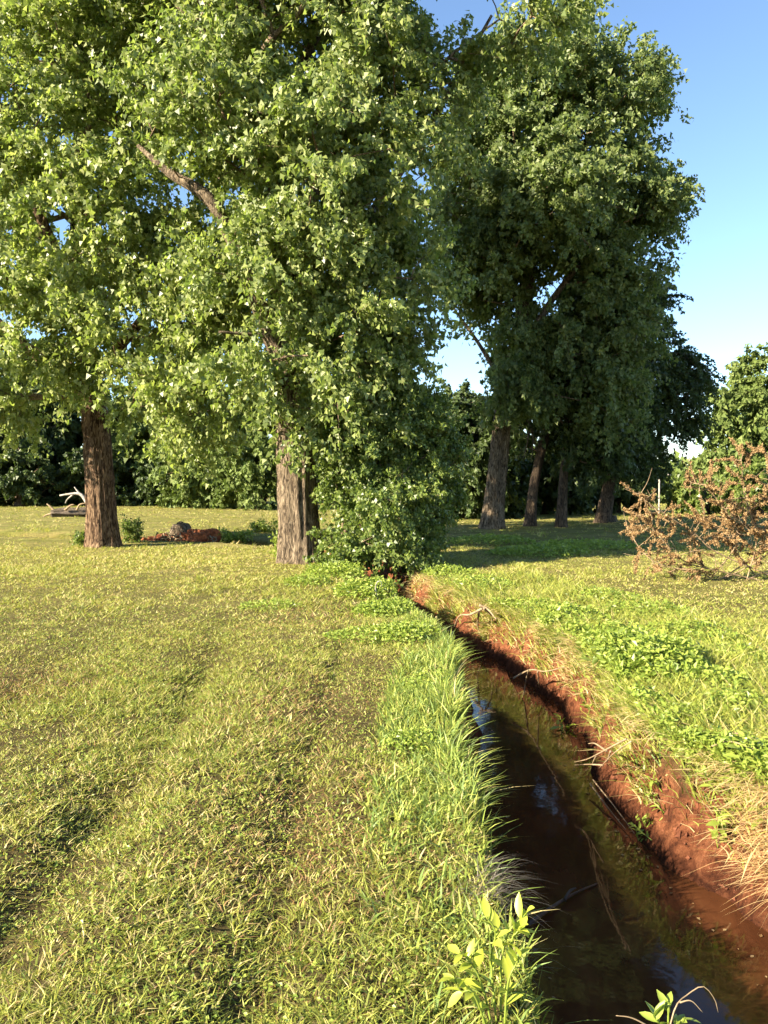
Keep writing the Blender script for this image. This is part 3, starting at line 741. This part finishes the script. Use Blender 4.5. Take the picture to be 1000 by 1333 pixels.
# tufts spilling over the lip
x, y = strip(26000, 1.4, 13, .06, .42, 1)
z, sd, t = ground_z(x, y, True)
keep = (t > .3) & (t < 1.25) & (R.random(len(x)) < sstep(.44, .6, fbm(x * 2.6, y * 2.6, 181, 3))); x, y, z = x[keep], y[keep], z[keep]; n = len(x)
col = pick(n, [1 + 0 * x, 1.0 + 0 * x, .6 + 0 * x, .4 + 0 * x], [GREEN * 1.15, YG, STRAW, DEEP])
ld = unit(np.stack([R.normal(-.5, .8, n), R.normal(-.1, .8, n), np.zeros(n)], -1))
a3b = blades(np.stack([x, y, z - .01], -1), R.uniform(.06, .22, n), .0095 * R.uniform(.6, 1.4, n) * (1 + y * .05), ld, R.uniform(.4, 1.6, n), col, 3, 1.0)
grass_obj('verge_grass', 'knee-high mixed green grass behind the red clay bank', 'grass', [a3, a3b])

# broad-leaved ground cover
def weeds(cl):
    P_, A_, N_, S_, T_ = [], [], [], [], []
    for (cx, cy_, r, h, n, ls) in cl:
        a = R.uniform(0, 2 * math.pi, n); rr = r * np.sqrt(R.random(n))
        x = cx + rr * np.cos(a); y = cy_ + rr * np.sin(a)
        z, sd, t = ground_z(x, y, True)
        dome = h * np.sqrt(np.clip(1 - (rr / r) ** 2, .05, 1)) * (.6 + .7 * fbm(x * 6, y * 6, 3, 2))
        zz = z + dome * R.uniform(.25, 1, n) + .01
        k = t > .75
        P_.append(np.stack([x, y, zz], -1)[k]); S_.append((ls * R.uniform(.5, 1.3, n))[k])
    p = np.vstack(P_); s = np.concatenate(S_); n = len(p)
    return leaf_mesh(p, unit(rdir(n) * [1, 1, .5] + [0, 0, .1]), unit(rdir(n) * .8 + [0, -.1, .8]), s, .62, .15)
cl = []
def pg(px, py): # the ground point seen at a pixel
    Y = np.linspace(1.2, 60, 6000); z = H + (HOR - py) / F * Y; Y = Y[z > -1.2]; z = z[z > -1.2]
    g = ground_z((px - 500) / F * Y, Y); k = int(np.argmax(z < g)) if (z < g).any() else len(Y) - 1
    return (px - 500) / F * Y[k], Y[k]
for px, py, r, h, n, ls in ((800, 850, .55, .28, 2600, .055), (850, 880, .5, .3, 2600, .055), (790, 890, .35, .22, 1500, .055), (740, 810, .5, .18, 1400, .055), (690, 800, .5, .15, 1200, .05),
                            (620, 765, .7, .16, 1500, .055), (580, 752, .6, .2, 1400, .055), (440, 750, .6, .25, 1800, .055), (480, 775, .5, .28, 1800, .055), (500, 800, .4, .2, 1300, .05), (530, 830, .35, .18, 1000, .045),
                            (840, 800, .6, .14, 1000, .055), (900, 830, .5, .15, 1000, .05), (930, 900, .3, .16, 900, .045), (880, 950, .25, .15, 800, .04), (470, 830, .4, .10, 700, .04), (560, 900, .25, .14, 600, .035), (700, 835, .3, .2, 1200, .045), (735, 870, .3, .22, 1300, .045), (775, 915, .28, .2, 1200, .045), (830, 930, .3, .2, 1200, .045), (905, 985, .2, .16, 900, .04), (650, 795, .35, .14, 900, .045), (780, 780, .6, .14, 1300, .05), (870, 860, .4, .2, 1200, .05), (960, 930, .3, .15, 900, .045), (960, 860, .4, .12, 900, .045), (940, 1040, .2, .14, 700, .035), (860, 990, .16, .15, 800, .035), (900, 1010, .18, .16, 900, .038), (935, 1000, .2, .2, 1000, .04), (985, 1010, .28, .24, 1500, .045), (800, 940, .16, .14, 700, .038), (720, 880, .16, .14, 600, .04),
                            (540, 980, .2, .12, 500, .03), (400, 760, .4, .14, 700, .05), (350, 790, .4, .07, 500, .04), (700, 720, 1.2, .16, 1500, .09), (760, 712, 1.4, .16, 1500, .09), (640, 706, 1.2, .2, 1200, .09)):
    x, y = pg(px, py); cl.append((x, y, r, h, n, ls))
v, t = weeds(cl)
tag(mesh('ground_weeds', v, [t], M['leaf_bright']), 'bright broad-leaved weeds spreading along both banks of the creek', 'weeds', kind='stuff')
x, y = scatter(60000, 1.5, 11, 1.1)
z, sd, t = ground_z(x, y, True); k = (t > 1.0) & (fbm(x * 1.7, y * 1.7, 19, 3) > .44); x, y, z = x[k], y[k], z[k]; n = len(x)
v, t = leaf_mesh(np.stack([x, y, z + R.uniform(.012, .05, n)], -1), unit(rdir(n) * [1, 1, .3]), unit(rdir(n) * .6 + [0, 0, .8]), R.uniform(.008, .021, n), .75, .12)
tag(mesh('lawn_clover', v, [t], M['leaf_bright']), 'small clover leaves scattered through the mown lawn', 'clover', kind='stuff')

# ------------------------------------------------------------------ withered branch at the right
D = thing('withered_branch', 'withered fallen branch with brown leaves at the right edge of the lawn', 'branch', (*pg(965, 760), 0))
mb = MB(); ends_ = []
mains = [((970, 762), (930, 742), (890, 730), (860, 700), (835, 672)), ((968, 760), (935, 720), (905, 695), (870, 672), (843, 655), (832, 640)),
         ((972, 758), (955, 715), (935, 690), (905, 675)), ((975, 758), (985, 700), (970, 650), (965, 600)), ((980, 758), (1010, 700), (1005, 640), (1000, 590)),
         ((965, 761), (915, 745), (870, 738), (840, 722), (818, 690)), ((985, 757), (1040, 720), (1060, 660), (1050, 610)), ((970, 757), (960, 700), (925, 640), (900, 628)), ((978, 757), (1000, 720), (975, 690), (940, 660))]
for k, m_ in enumerate(mains):
    dep = 12.6 + R.uniform(-.7, .7)
    q = np.array([P(a, b_, 12.6 + (dep - 12.6) * i / (len(m_) - 1)) for i, (a, b_) in enumerate(m_)])
    q[0] += [R.uniform(-.5, .9), R.uniform(-.1, .5), 0]
    path = catmull(q, 26); mb.tube(path, np.linspace(.012, .004, 26), 6)
    for i in range(5, 26):
        for _ in range(2):
            d = unit(path[min(i + 1, 25)] - path[i - 1] + rdir(1)[0] * .55 + np.array([0, 0, .12])); L = R.uniform(.18, .5)
            s = path[i]; e = s + d * L; mid = (s + e) / 2 + rdir(1)[0] * .05
            tw = catmull([s, mid, e], 6); mb.tube(tw, np.linspace(.006, .002, 6), 4, cap=False)
            if R.random() < .75: ends_.append(tw)
mb.build('branches', M['dead_twig'], D)
pp = []; dd = []
for tw in ends_:
    n = int(R.integers(60, 150)); k = R.uniform(1.5, 5, n); i = k.astype(int).clip(0, 4)
    pp.append(tw[i] + (tw[i + 1] - tw[i]) * (k - i)[:, None] + rdir(n) * R.uniform(0, .028, n)[:, None]); dd.append(np.repeat(unit((tw[-1] - tw[0])[None]), n, 0))
pp = np.vstack(pp); dd = np.vstack(dd); n = len(pp)
v, t = leaf_mesh(pp, unit(dd * .4 + rdir(n) + [0, 0, -.3]), rdir(n), R.uniform(.02, .046, n), .55, .3)
mesh('withered_leaves', v, [t], M['leaf_brown'], D)['kind'] = 'stuff'

# ------------------------------------------------------------------ root mass, logs and litter round the bend of the creek
def lump(c, r, seed, n=28, amp=.35, flat=.6):
    u = np.linspace(0, 2 * math.pi, n, endpoint=False); w = np.linspace(-math.pi / 2, math.pi / 2, n // 2)
    U, W = np.meshgrid(u, w)
    x, y, z = np.cos(W) * np.cos(U), np.cos(W) * np.sin(U), np.sin(W)
    rr = 1 + amp * (fbm(x * 2.2 + z, y * 2.2 + z * 1.3, seed, 4) - .5) * 2
    v = np.stack([c[0] + x * r[0] * rr, c[1] + y * r[1] * rr, c[2] + z * r[2] * rr], -1).reshape(-1, 3)
    i = np.arange(n // 2 - 1)[:, None] * n; j = np.arange(n)[None]; j2 = (j + 1) % n
    return v, np.stack([i + j, i + j2, i + n + j2, i + n + j], -1).reshape(-1, 4)
rb = thing('root_mass', 'red clay root mass with pale roots at the gully behind the left trunk', 'root mass', P(245, 712, 22.5))
for j, (px, py, rx, rz) in enumerate(((258, 706, .62, .36), (225, 708, .75, .26), (188, 709, .4, .18))):
    v, q = lump(P(px, py, 22.2 + .1 * j), (rx, .4, rz), 5 + j, 60, .8); mesh('clay_clod', v, [q], M['red_dirt'], rb, smooth=False)
for j in range(34):
    a = P(R.uniform(205, 282), R.uniform(692, 706), 22.0); b_ = a + np.array([R.uniform(-.35, .35), R.uniform(-.3, -.05), R.uniform(-.35, .1)])
    mesh_ = MB().tube(catmull([a, (a + b_) / 2 + rdir(1)[0] * .12, b_], 8), np.linspace(.026, .008, 8), 5).build('root', M['root'], rb)
sl = thing('tree_stump', 'dark rounded stump standing just behind the red clay root mass', 'stump', P(234, 706, 23.6))
v, q = lump(P(235, 694, 23.6), (.33, .3, .33), 44, 30, .3); mesh('stump_body', v, [q], M['bark'], sl, smooth=True)
lg = thing('fallen_log', 'grey weathered log lying on the far lawn left of the red-brown trunk', 'log', P(95, 673, 39))
mesh_ = MB().tube(catmull([P(66, 668, 38.6), P(80, 667.5, 38.8), P(104, 667, 39), P(135, 666, 39.4)], 20), np.interp(np.linspace(0, 1, 20), [0, .12, .4, 1], [.15, .2, .24, .22]), 24, furrow(7, amp=.5, flare=0)).build('log', M['grey_wood'], lg)
for q_ in (((72, 666), (65, 659), (61, 656)), ((85, 664), (92, 658), (97, 657)), ((70, 668), (62, 670), (56, 673)), ((100, 664), (104, 657), (112, 655))):
    MB().tube(catmull([P(a_, b_, 38.6) for a_, b_ in q_], 8), np.linspace(.07, .025, 8), 6).build('broken_stub', M['root'], lg)
dl = thing('bleached_branch', 'bleached white dead branch propped above the grey log', 'branch', P(110, 668, 40.2))
for pth, r0 in ((((120, 668), (112, 652), (104, 643), (92, 643), (78, 645)), .12), (((106, 645), (100, 638), (97, 634)), .06), (((95, 644), (88, 650), (85, 655)), .05), (((112, 652), (117, 644), (118, 636)), .06)):
    MB().tube(catmull([P(a, b_, 40.2) for a, b_ in pth], 14), np.linspace(r0, r0 * .35, 14), 7).build('limb', M['pale_wood'], dl)
def litter(label, px, py, Y, w, h, n, seed, mat='leaf_bush'):
    base = P(px, py, Y); base[2] = float(ground_z(np.array([base[0]]), np.array([base[1]]))[0])
    o = thing('leafy_shoot', label, 'plant', base, 'leafy shoots round the gully')
    mb = MB(); pp = []
    for k in range(n):
        e = base + np.array([R.uniform(-w, w), R.uniform(-.5, .5), h * R.uniform(.5, 1.1)])
        s = base + np.array([R.uniform(-w, w) * .5, 0, 0]); tw = catmull([s, (s + e) / 2 + [0, 0, .1], e], 8); mb.tube(tw, np.linspace(.012, .003, 8), 4)
        m_ = 70; kk_ = R.uniform(1, 7, m_); i = kk_.astype(int).clip(0, 6)
        pp.append(tw[i] + rdir(m_) * R.uniform(0, .16, m_)[:, None])
    mb.build('stems', M['branch'], o); pp = np.vstack(pp); m_ = len(pp)
    v, t = leaf_mesh(pp, rdir(m_), unit(rdir(m_) + [0, 0, .4]), R.uniform(.05, .11, m_), .6)
    mesh('leaves', v, [t], M[mat], o)['kind'] = 'stuff'
litter('leafy shoots at the right foot of the red-brown trunk', 172, 706, 21.4, .5, .7, 16, 1)
litter('leafy shoots drooping just left of the dark rounded stump', 205, 700, 23, .6, .55, 14, 2)
litter('leafy shoots right of the red clay root mass', 305, 702, 22.8, .7, .5, 18, 3, 'leaf_bright')
litter('low leafy shoots between the root mass and the big furrowed trunk', 345, 692, 25.5, .6, .35, 12, 4, 'leaf_bright')
litter('small leafy shoots at the left foot of the red-brown trunk', 108, 712, 20.2, .35, .3, 10, 5, 'leaf_bush')
litter('upright leafy shoots at the left foot of the big furrowed trunk', 368, 722, 16.6, .18, .6, 8, 6, 'leaf_bright')

st = thing('tree_stump', 'pale sawn stump at the foot of the dark feathery tree', 'stump', P(798, 682, 34))
MB().tube(catmull([P(797, 688, 34), P(796, 676, 34), P(796, 671, 34)], 8), [.3, .27, .26, .25, .25, .25, .24, .24], 12, furrow(9, flare=.2)).build('stump_body', M['grey_wood'], st)

# lamp pole far right
lp = thing('lamp_pole', 'thin pale pole with a curved lamp arm far right, behind the withered branch', 'lamp post', P(858, 668, 40))
MB().tube(catmull([P(858, 672, 40), P(858.5, 620, 40)], 6), .045, 8).build('pole', M['pale_wood'], lp)
MB().tube(catmull([P(858.5, 620, 40), P(860, 617, 40), P(864, 616, 40), P(869, 618, 40)], 10), .03, 6).build('arm', M['pale_wood'], lp)
v, q = lump(P(869.5, 618.5, 40), (.18, .11, .06), 3, 12, .0); mesh('lamp_head', v, [q], M['pale_wood'], lp, smooth=True)

# far white shed
def box(c0, c1):
    x0, y0, z0 = c0; x1, y1, z1 = c1
    v = np.array([(x, y, z) for z in (z0, z1) for x, y in ((x0, y0), (x1, y0), (x1, y1), (x0, y1))])
    return v, np.array([(3, 2, 1, 0), (4, 5, 6, 7), (0, 1, 5, 4), (1, 2, 6, 5), (2, 3, 7, 6), (3, 0, 4, 7)])
a = P(219, 660, 100); z0 = -.1
sh = thing('white_shed', 'small white shed far off between the two big trunks', 'shed', (a[0], 100, 0))
v, q = box((a[0], 100, z0), (a[0] + 3.4, 103, 1.5)); mesh('wall', v, [q], M['white_metal'], sh)
zr = 1.5
rv = np.array([(a[0] - .2, 99.8, zr), (a[0] + 3.6, 99.8, zr), (a[0] + 3.6, 103.2, zr), (a[0] - .2, 103.2, zr), (a[0] - .2, 101.5, zr + .5), (a[0] + 3.6, 101.5, zr + .5)])
mesh('roof', rv, [np.array([(0, 1, 5, 4), (2, 3, 4, 5), (3, 2, 1, 0)]), np.array([(0, 4, 3), (1, 2, 5)])], M['white_metal'], sh)
v, q = box((a[0] + .6, 99.95, .4), (a[0] + 1.4, 100.05, 1.2)); mesh('window', v, [q], M['glass'], sh)
v, q = box((a[0] + 2.1, 99.95, z0), (a[0] + 2.9, 100.05, 1.35)); mesh('door', v, [q], M['dark_roof'], sh)

# ------------------------------------------------------------------ crumbled clay on the bank
def crumbs(n):
    x, y = strip(n, 1.4, 14, .02, .5, 1); z, sd, t = ground_z(x, y, True); k = (t > .03) & (t < .85); x, y, z = x[k], y[k], z[k]; n = len(x)
    r = .006 + .022 * R.random(n) ** 4
    o = np.array([(1, 0, 0), (-1, 0, 0), (0, 1, 0), (0, -1, 0), (0, 0, 1), (0, 0, -1.0)])
    v = np.stack([x, y, z + r * .2], -1)[:, None] + o[None] * (r[:, None, None] * R.uniform(.5, 1.2, (n, 6, 1))) + R.normal(0, 1, (n, 6, 3)) * r[:, None, None] * .25
    f = np.array([(0, 2, 4), (2, 1, 4), (1, 3, 4), (3, 0, 4), (2, 0, 5), (1, 2, 5), (3, 1, 5), (0, 3, 5)])
    return v.reshape(-1, 3), (np.arange(n)[:, None, None] * 6 + f[None]).reshape(-1, 3)
v, t = crumbs(4200)
tag(mesh('clay_crumbs', v, [t], M['clay_crumb']), 'crumbled red clay lying on the face of the far bank', 'clay', kind='stuff')

# ------------------------------------------------------------------ creek details
def sticks(name, label, cat, paths, r0, mat, part):
    b0 = paths[0][0]
    o = thing(name, label, cat, b0)
    for pth in paths:
        MB().tube(catmull(pth, 14), np.linspace(r0, r0 * .35, 14) * R.uniform(.7, 1.1), 6).build(part, mat, o)
    return o
def W(px, py, up=0.0):   # a point on the water level seen at a pixel
    Y = (H - WATER_Z - .03 - up) * F / (py - HOR); return np.array([(px - 500) / F * Y, Y, WATER_Z + .03 + up])
sticks('floating_stick', 'dark wet stick lying in the shaded water', 'stick', [[W(688, 1203, .02), W(720, 1180, .02), W(750, 1162, .015), W(778, 1150, .005)], [W(735, 1172, .02), W(742, 1160, .05), W(750, 1156, .06)]], .014, M['dark_stick'], 'stick')
sticks('thin_reed', 'two thin pale reeds lying at the foot of the red clay bank', 'reed', [[W(772, 1015, .08), W(800, 1050, .05), W(826, 1085, .03)], [W(768, 1020, .06), W(792, 1052, .03), W(815, 1080, .01)]], .006, M['dead_twig'], 'stem')
def bankp(px, py, z):
    Y = (H - z) * F / (py - HOR); return np.array([(px - 500) / F * Y, Y, z])
sticks('exposed_root', 'forked pale root hanging from the far bank where the creek narrows', 'root',
       [[bankp(630, 792, .03), bankp(640, 802, -.1), bankp(640, 822, -.35)], [bankp(628, 792, .02), bankp(612, 800, -.1), bankp(598, 802, -.2), bankp(590, 820, -.5)],
        [bankp(624, 795, -.02), bankp(622, 815, -.3), bankp(627, 830, -.45)], [bankp(624, 788, .06), bankp(635, 793, .02), bankp(646, 806, -.05)]], .02, M['root'], 'root')
sticks('exposed_root', 'thin pale root looping along the far bank halfway down the creek', 'root',
       [[bankp(668, 883, -.4), bankp(690, 872, -.3), bankp(710, 874, -.2), bankp(735, 868, -.05)], [bankp(688, 872, -.3), bankp(684, 890, -.5), bankp(682, 905, -.6)], [bankp(700, 874, -.25), bankp(702, 895, -.5)]], .010, M['root'], 'root')
sticks('driftwood_twigs', 'fan of pale dead twigs jutting from the red clay bank over the water', 'twigs',
       [[bankp(822, 965, .02), bankp(800, 980, -.1), bankp(780, 1000, -.3)], [bankp(815, 962, .02), bankp(785, 978, -.15), bankp(765, 988, -.35), bankp(748, 992, -.4)], [bankp(790, 978, -.15), bankp(775, 968, -.2), bankp(766, 968, -.25)],
        [bankp(795, 978, -.12), bankp(790, 992, -.25)], [bankp(785, 996, -.3), bankp(765, 995, -.38), bankp(748, 996, -.42)], [bankp(776, 984, -.25), bankp(770, 996, -.38)]], .008, M['root'], 'twig')
sticks('dead_twigs', 'bare pale twigs reaching across the creek beneath the bush', 'twigs',
       [[bankp(545, 812, -.1), bankp(562, 815, -.1), bankp(588, 822, -.2)], [bankp(590, 822, -.2), bankp(586, 840, -.35), bankp(580, 850, -.4)], [bankp(568, 803, 0), bankp(572, 812, -.1), bankp(572, 822, -.2)], [bankp(545, 822, -.15), bankp(575, 822, -.2), bankp(592, 832, -.3)]], .016, M['root'], 'twig')
sticks('dry_stalks', 'pale dry stalks lying on the grass at the right edge above the clay bank', 'stalks',
       [[bankp(925, 972, .05), bankp(950, 965, .12), bankp(980, 975, .12), bankp(1010, 985, .05)], [bankp(930, 975, .05), bankp(960, 972, .08), bankp(1015, 980, .06)], [bankp(935, 960, .05), bankp(965, 955, .12), bankp(1000, 972, .1)]], .006, M['root'], 'stalk')
sticks('nodding_grass_stem', 'single nodding pale seed head before the dark hollow under the bush', 'grass stem',
       [[bankp(492, 782, .0), bankp(489, 768, .15), bankp(491, 758, .27), bankp(496, 757, .28), bankp(497, 764, .2)]], .012, M['pale_wood'], 'stem')
sticks('hanging_dead_twigs', 'bare dead twigs hanging beside the dark slender trunk', 'twigs',
       [[P(683, 538, 29.4), P(690, 555, 29.2), P(700, 590, 29.2)], [P(690, 552, 29.2), P(686, 580, 29.2), P(681, 598, 29.2)], [P(690, 540, 29.3), P(694, 570, 29.2), P(692, 600, 29.2)], [P(676, 537, 29.4), P(690, 550, 29.2), P(694, 530, 29.2)]], .035, M['grey_wood'], 'twig')

# leaves and bits afloat
n = 260; k = R.integers(0, len(CKP), n * 8); k = k[(CKP[k, 1] > 2.2) & (CKP[k, 1] < 11)][:n]; n = len(k)
sgn = np.where(R.random(n) < .7, 1, -1) * R.uniform(.55, .98, n); q2 = CKP[k, :2] + nr[k] * (sgn * CKP[k, 2])[:, None]
v, t = leaf_mesh(np.column_stack([q2, np.full(n, WATER_Z + .034)]), unit(rdir(n) * [1, 1, 0]), np.tile([0, 0, 1.0], (n, 1)), R.uniform(.01, .035, n), .6, .06)
tag(mesh('floating_leaves', v, [t], M['leaf_brown']), 'small dead leaves afloat along the edges of the creek', 'leaves', kind='stuff')

# leaf as its own object: a curved pointed leaf
def big_leaf(L=1.0, wd=.42):
    rows = []
    for k in range(5):
        t = k / 4; w = wd * .5 * math.sin(math.pi * (t * .92 + .06)) ** .9
        zc = -.18 * t * t
        rows += [(t * L, -w, zc + w * .35), (t * L, 0, zc), (t * L, w, zc + w * .35)]
    q = []
    for k in range(4):
        for s in (0, 1): a_ = k * 3 + s; q.append((a_, a_ + 3, a_ + 4, a_ + 1))
    return np.array(rows), np.array(q)
LEAFV, LEAFQ = big_leaf()
LEAFM = {}
def leaf_object(parent, mat, pos, dir_, nrm, size):
    key = mat.name
    if key not in LEAFM:
        o = mesh('leaf', LEAFV, [LEAFQ], mat, None, smooth=True); LEAFM[key] = o.data
        bpy.data.objects.remove(o)
    o = bpy.data.objects.new('leaf', LEAFM[key]); C.objects.link(o)
    from mathutils import Matrix
    x = Vector(dir_).normalized(); y = Vector(nrm).cross(x).normalized(); z = x.cross(y)
    m_ = Matrix((x, y, z)).transposed().to_4x4() @ Matrix.Scale(float(size), 4)
    m_.translation = Vector(pos)
    o.parent = parent; o.matrix_parent_inverse = parent.matrix_basis.inverted(); o.matrix_basis = m_
    return o
def sprig(name, label, cat, base, stems, mat, size, per, stem_mat, rad=.004):
    o = thing(name, label, cat, base)
    for s in stems:
        path = catmull(s, 16); MB().tube(path, np.linspace(rad, rad * .4, 16), 5).build('stem', stem_mat, o)
        for k in range(per):
            t = .25 + .75 * (k + .5) / per; i = min(14, int(t * 15)); p = path[i]
            d = unit(path[i + 1] - path[i]); sd_ = unit(np.cross(d, rdir(1)[0]))
            dd_ = unit(sd_ * .9 + d * .5 + np.array([0, 0, .15]))
            leaf_object(o, mat, p, dd_, unit(np.array([0, 0, 1.0]) + rdir(1)[0] * .5), size * R.uniform(.7, 1.15))
    return o
def gp(px, py, Y): return P(px, py, Y)
b0 = gp(655, 1330, 2.25); b0[2] = -.15
sprig('sapling', 'young sapling with yellow-green leaves at the water edge in the foreground', 'sapling', b0,
      [[b0, gp(652, 1270, 2.3), gp(662, 1215, 2.32), gp(690, 1185, 2.33)], [b0, gp(640, 1260, 2.3), gp(645, 1215, 2.3), gp(632, 1192, 2.3)], [b0, gp(630, 1290, 2.25), gp(610, 1250, 2.25), gp(596, 1240, 2.25)],
       [b0, gp(660, 1290, 2.2), gp(672, 1255, 2.2), gp(680, 1240, 2.2)], [b0, gp(620, 1300, 2.2), gp(600, 1290, 2.2), gp(590, 1270, 2.2)], [b0, gp(665, 1240, 2.3), gp(672, 1215, 2.3), gp(682, 1208, 2.3)]], M['leaf_yellow'], .062, 9, M['leaf_bright'])
b1 = gp(872, 1350, 1.95)
sprig('sprouting_plant', 'bright green shoot at the bottom edge in front of the water', 'plant', np.array([b1[0], b1[1], -.6]),
      [[np.array([b1[0], b1[1], -.6]), gp(870, 1345, 1.95), gp(872, 1318, 1.95)], [b1, gp(860, 1335, 1.95), gp(850, 1322, 1.95)], [b1, gp(880, 1340, 1.95), gp(890, 1325, 1.95)]], M['leaf_bright'], .05, 7, M['leaf_bright'])
sticks('dry_stalks', 'curled pale dry stalk at the bottom right in front of the water', 'stalk', [[gp(870, 1345, 1.9), gp(880, 1310, 1.92), gp(895, 1295, 1.95), gp(915, 1284, 1.95), gp(930, 1300, 1.95), gp(935, 1318, 1.95)], [gp(885, 1305, 1.92), gp(900, 1303, 1.92), gp(915, 1318, 1.92)], [gp(860, 1345, 1.9), gp(825, 1326, 1.9), gp(802, 1322, 1.9)]], .003, M['root'], 'stalk')
for lab, px, py, w, hh, ns, sz, mt, per in (('bright pointed-leaf weed clump at the right edge above the tawny dead grass', 972, 1045, .17, .2, 18, .075, 'leaf_bright', 9),
                                       ('small pointed-leaf weed growing out of the red clay bank', 850, 1075, .10, .12, 9, .05, 'leaf_bright', 7),
                                       ('round-leaved vine trailing off the far bank into the water', 752, 955, .16, .14, 8, .085, 'leaf_bright', 6),
                                       ('dark broad-leaved weed clump in the grass behind the clay bank', 840, 870, .4, .28, 22, .09, 'leaf_bush', 8)):
    x, y = pg(px, py); z = float(ground_z(np.array([x]), np.array([y]))[0]); b2 = np.array([x, y, z])
    stems = []
    for k in range(ns):
        a_ = R.uniform(0, 2 * math.pi); r = w * math.sqrt(R.random())
        f = b2 + np.array([r * math.cos(a_), r * math.sin(a_), 0]); f[2] = float(ground_z(f[:1], f[1:2])[0])
        e = f + np.array([R.uniform(-.1, .1), R.uniform(-.1, .1), hh * R.uniform(.6, 1.1)])
        stems.append([f, (f + e) / 2 + rdir(1)[0] * .02, e])
    sprig('leafy_weed', lab, 'weed', b2, stems, M[mt], sz, per, M['leaf_bright'])
# tawny tussock on the bank at the right edge
x, y = pg(1008, 1165); n = 1200
xx = x + R.normal(.04, .10, n); yy = y + R.normal(0, .15, n); z, sd, t = ground_z(xx, yy, True); k = t > .35; xx, yy, z = xx[k], yy[k], z[k]; n = len(xx)
col = pick(n, [1 + 0 * xx, .6 + 0 * xx], [np.array([.55, .40, .2]), np.array([.38, .24, .11])])
ld = unit(np.stack([R.normal(-1, .55, n), R.normal(-.4, .6, n), np.zeros(n)], -1))
a4 = blades(np.stack([xx, yy, z - .01], -1), R.uniform(.12, .28, n), .0055 * R.uniform(.6, 1.4, n), ld, R.uniform(.8, 1.7, n), col, 4, 1.35)
v, f, c = join([a4]); tag(mesh('grass_tussock', v, f, M['grass'], col=c), 'tawny dead grass tussock spilling over the bank at the right edge', 'grass tussock')
# grey dead tangle on the near bank
x, y = pg(640, 1165); n = 220
xx = x + R.normal(.0, .06, n); yy = y + R.normal(.05, .09, n); z = ground_z(xx, yy)
col = np.array([.16, .14, .11]) * R.uniform(.5, 1.2, n)[:, None]
ld = unit(np.stack([R.normal(.6, .6, n), R.normal(-.2, .7, n), np.zeros(n)], -1))
a5 = blades(np.stack([xx, yy, z], -1), R.uniform(.08, .2, n), .0025 * R.uniform(.6, 1.4, n), ld, R.uniform(1.0, 1.7, n), col, 4, 1.1)
v, f, c = join([a5]); tag(mesh('grass_tussock', v, f, M['grass'], col=c), 'grey dead grass tangle hanging over the water on the near bank', 'grass tussock', kind='stuff')
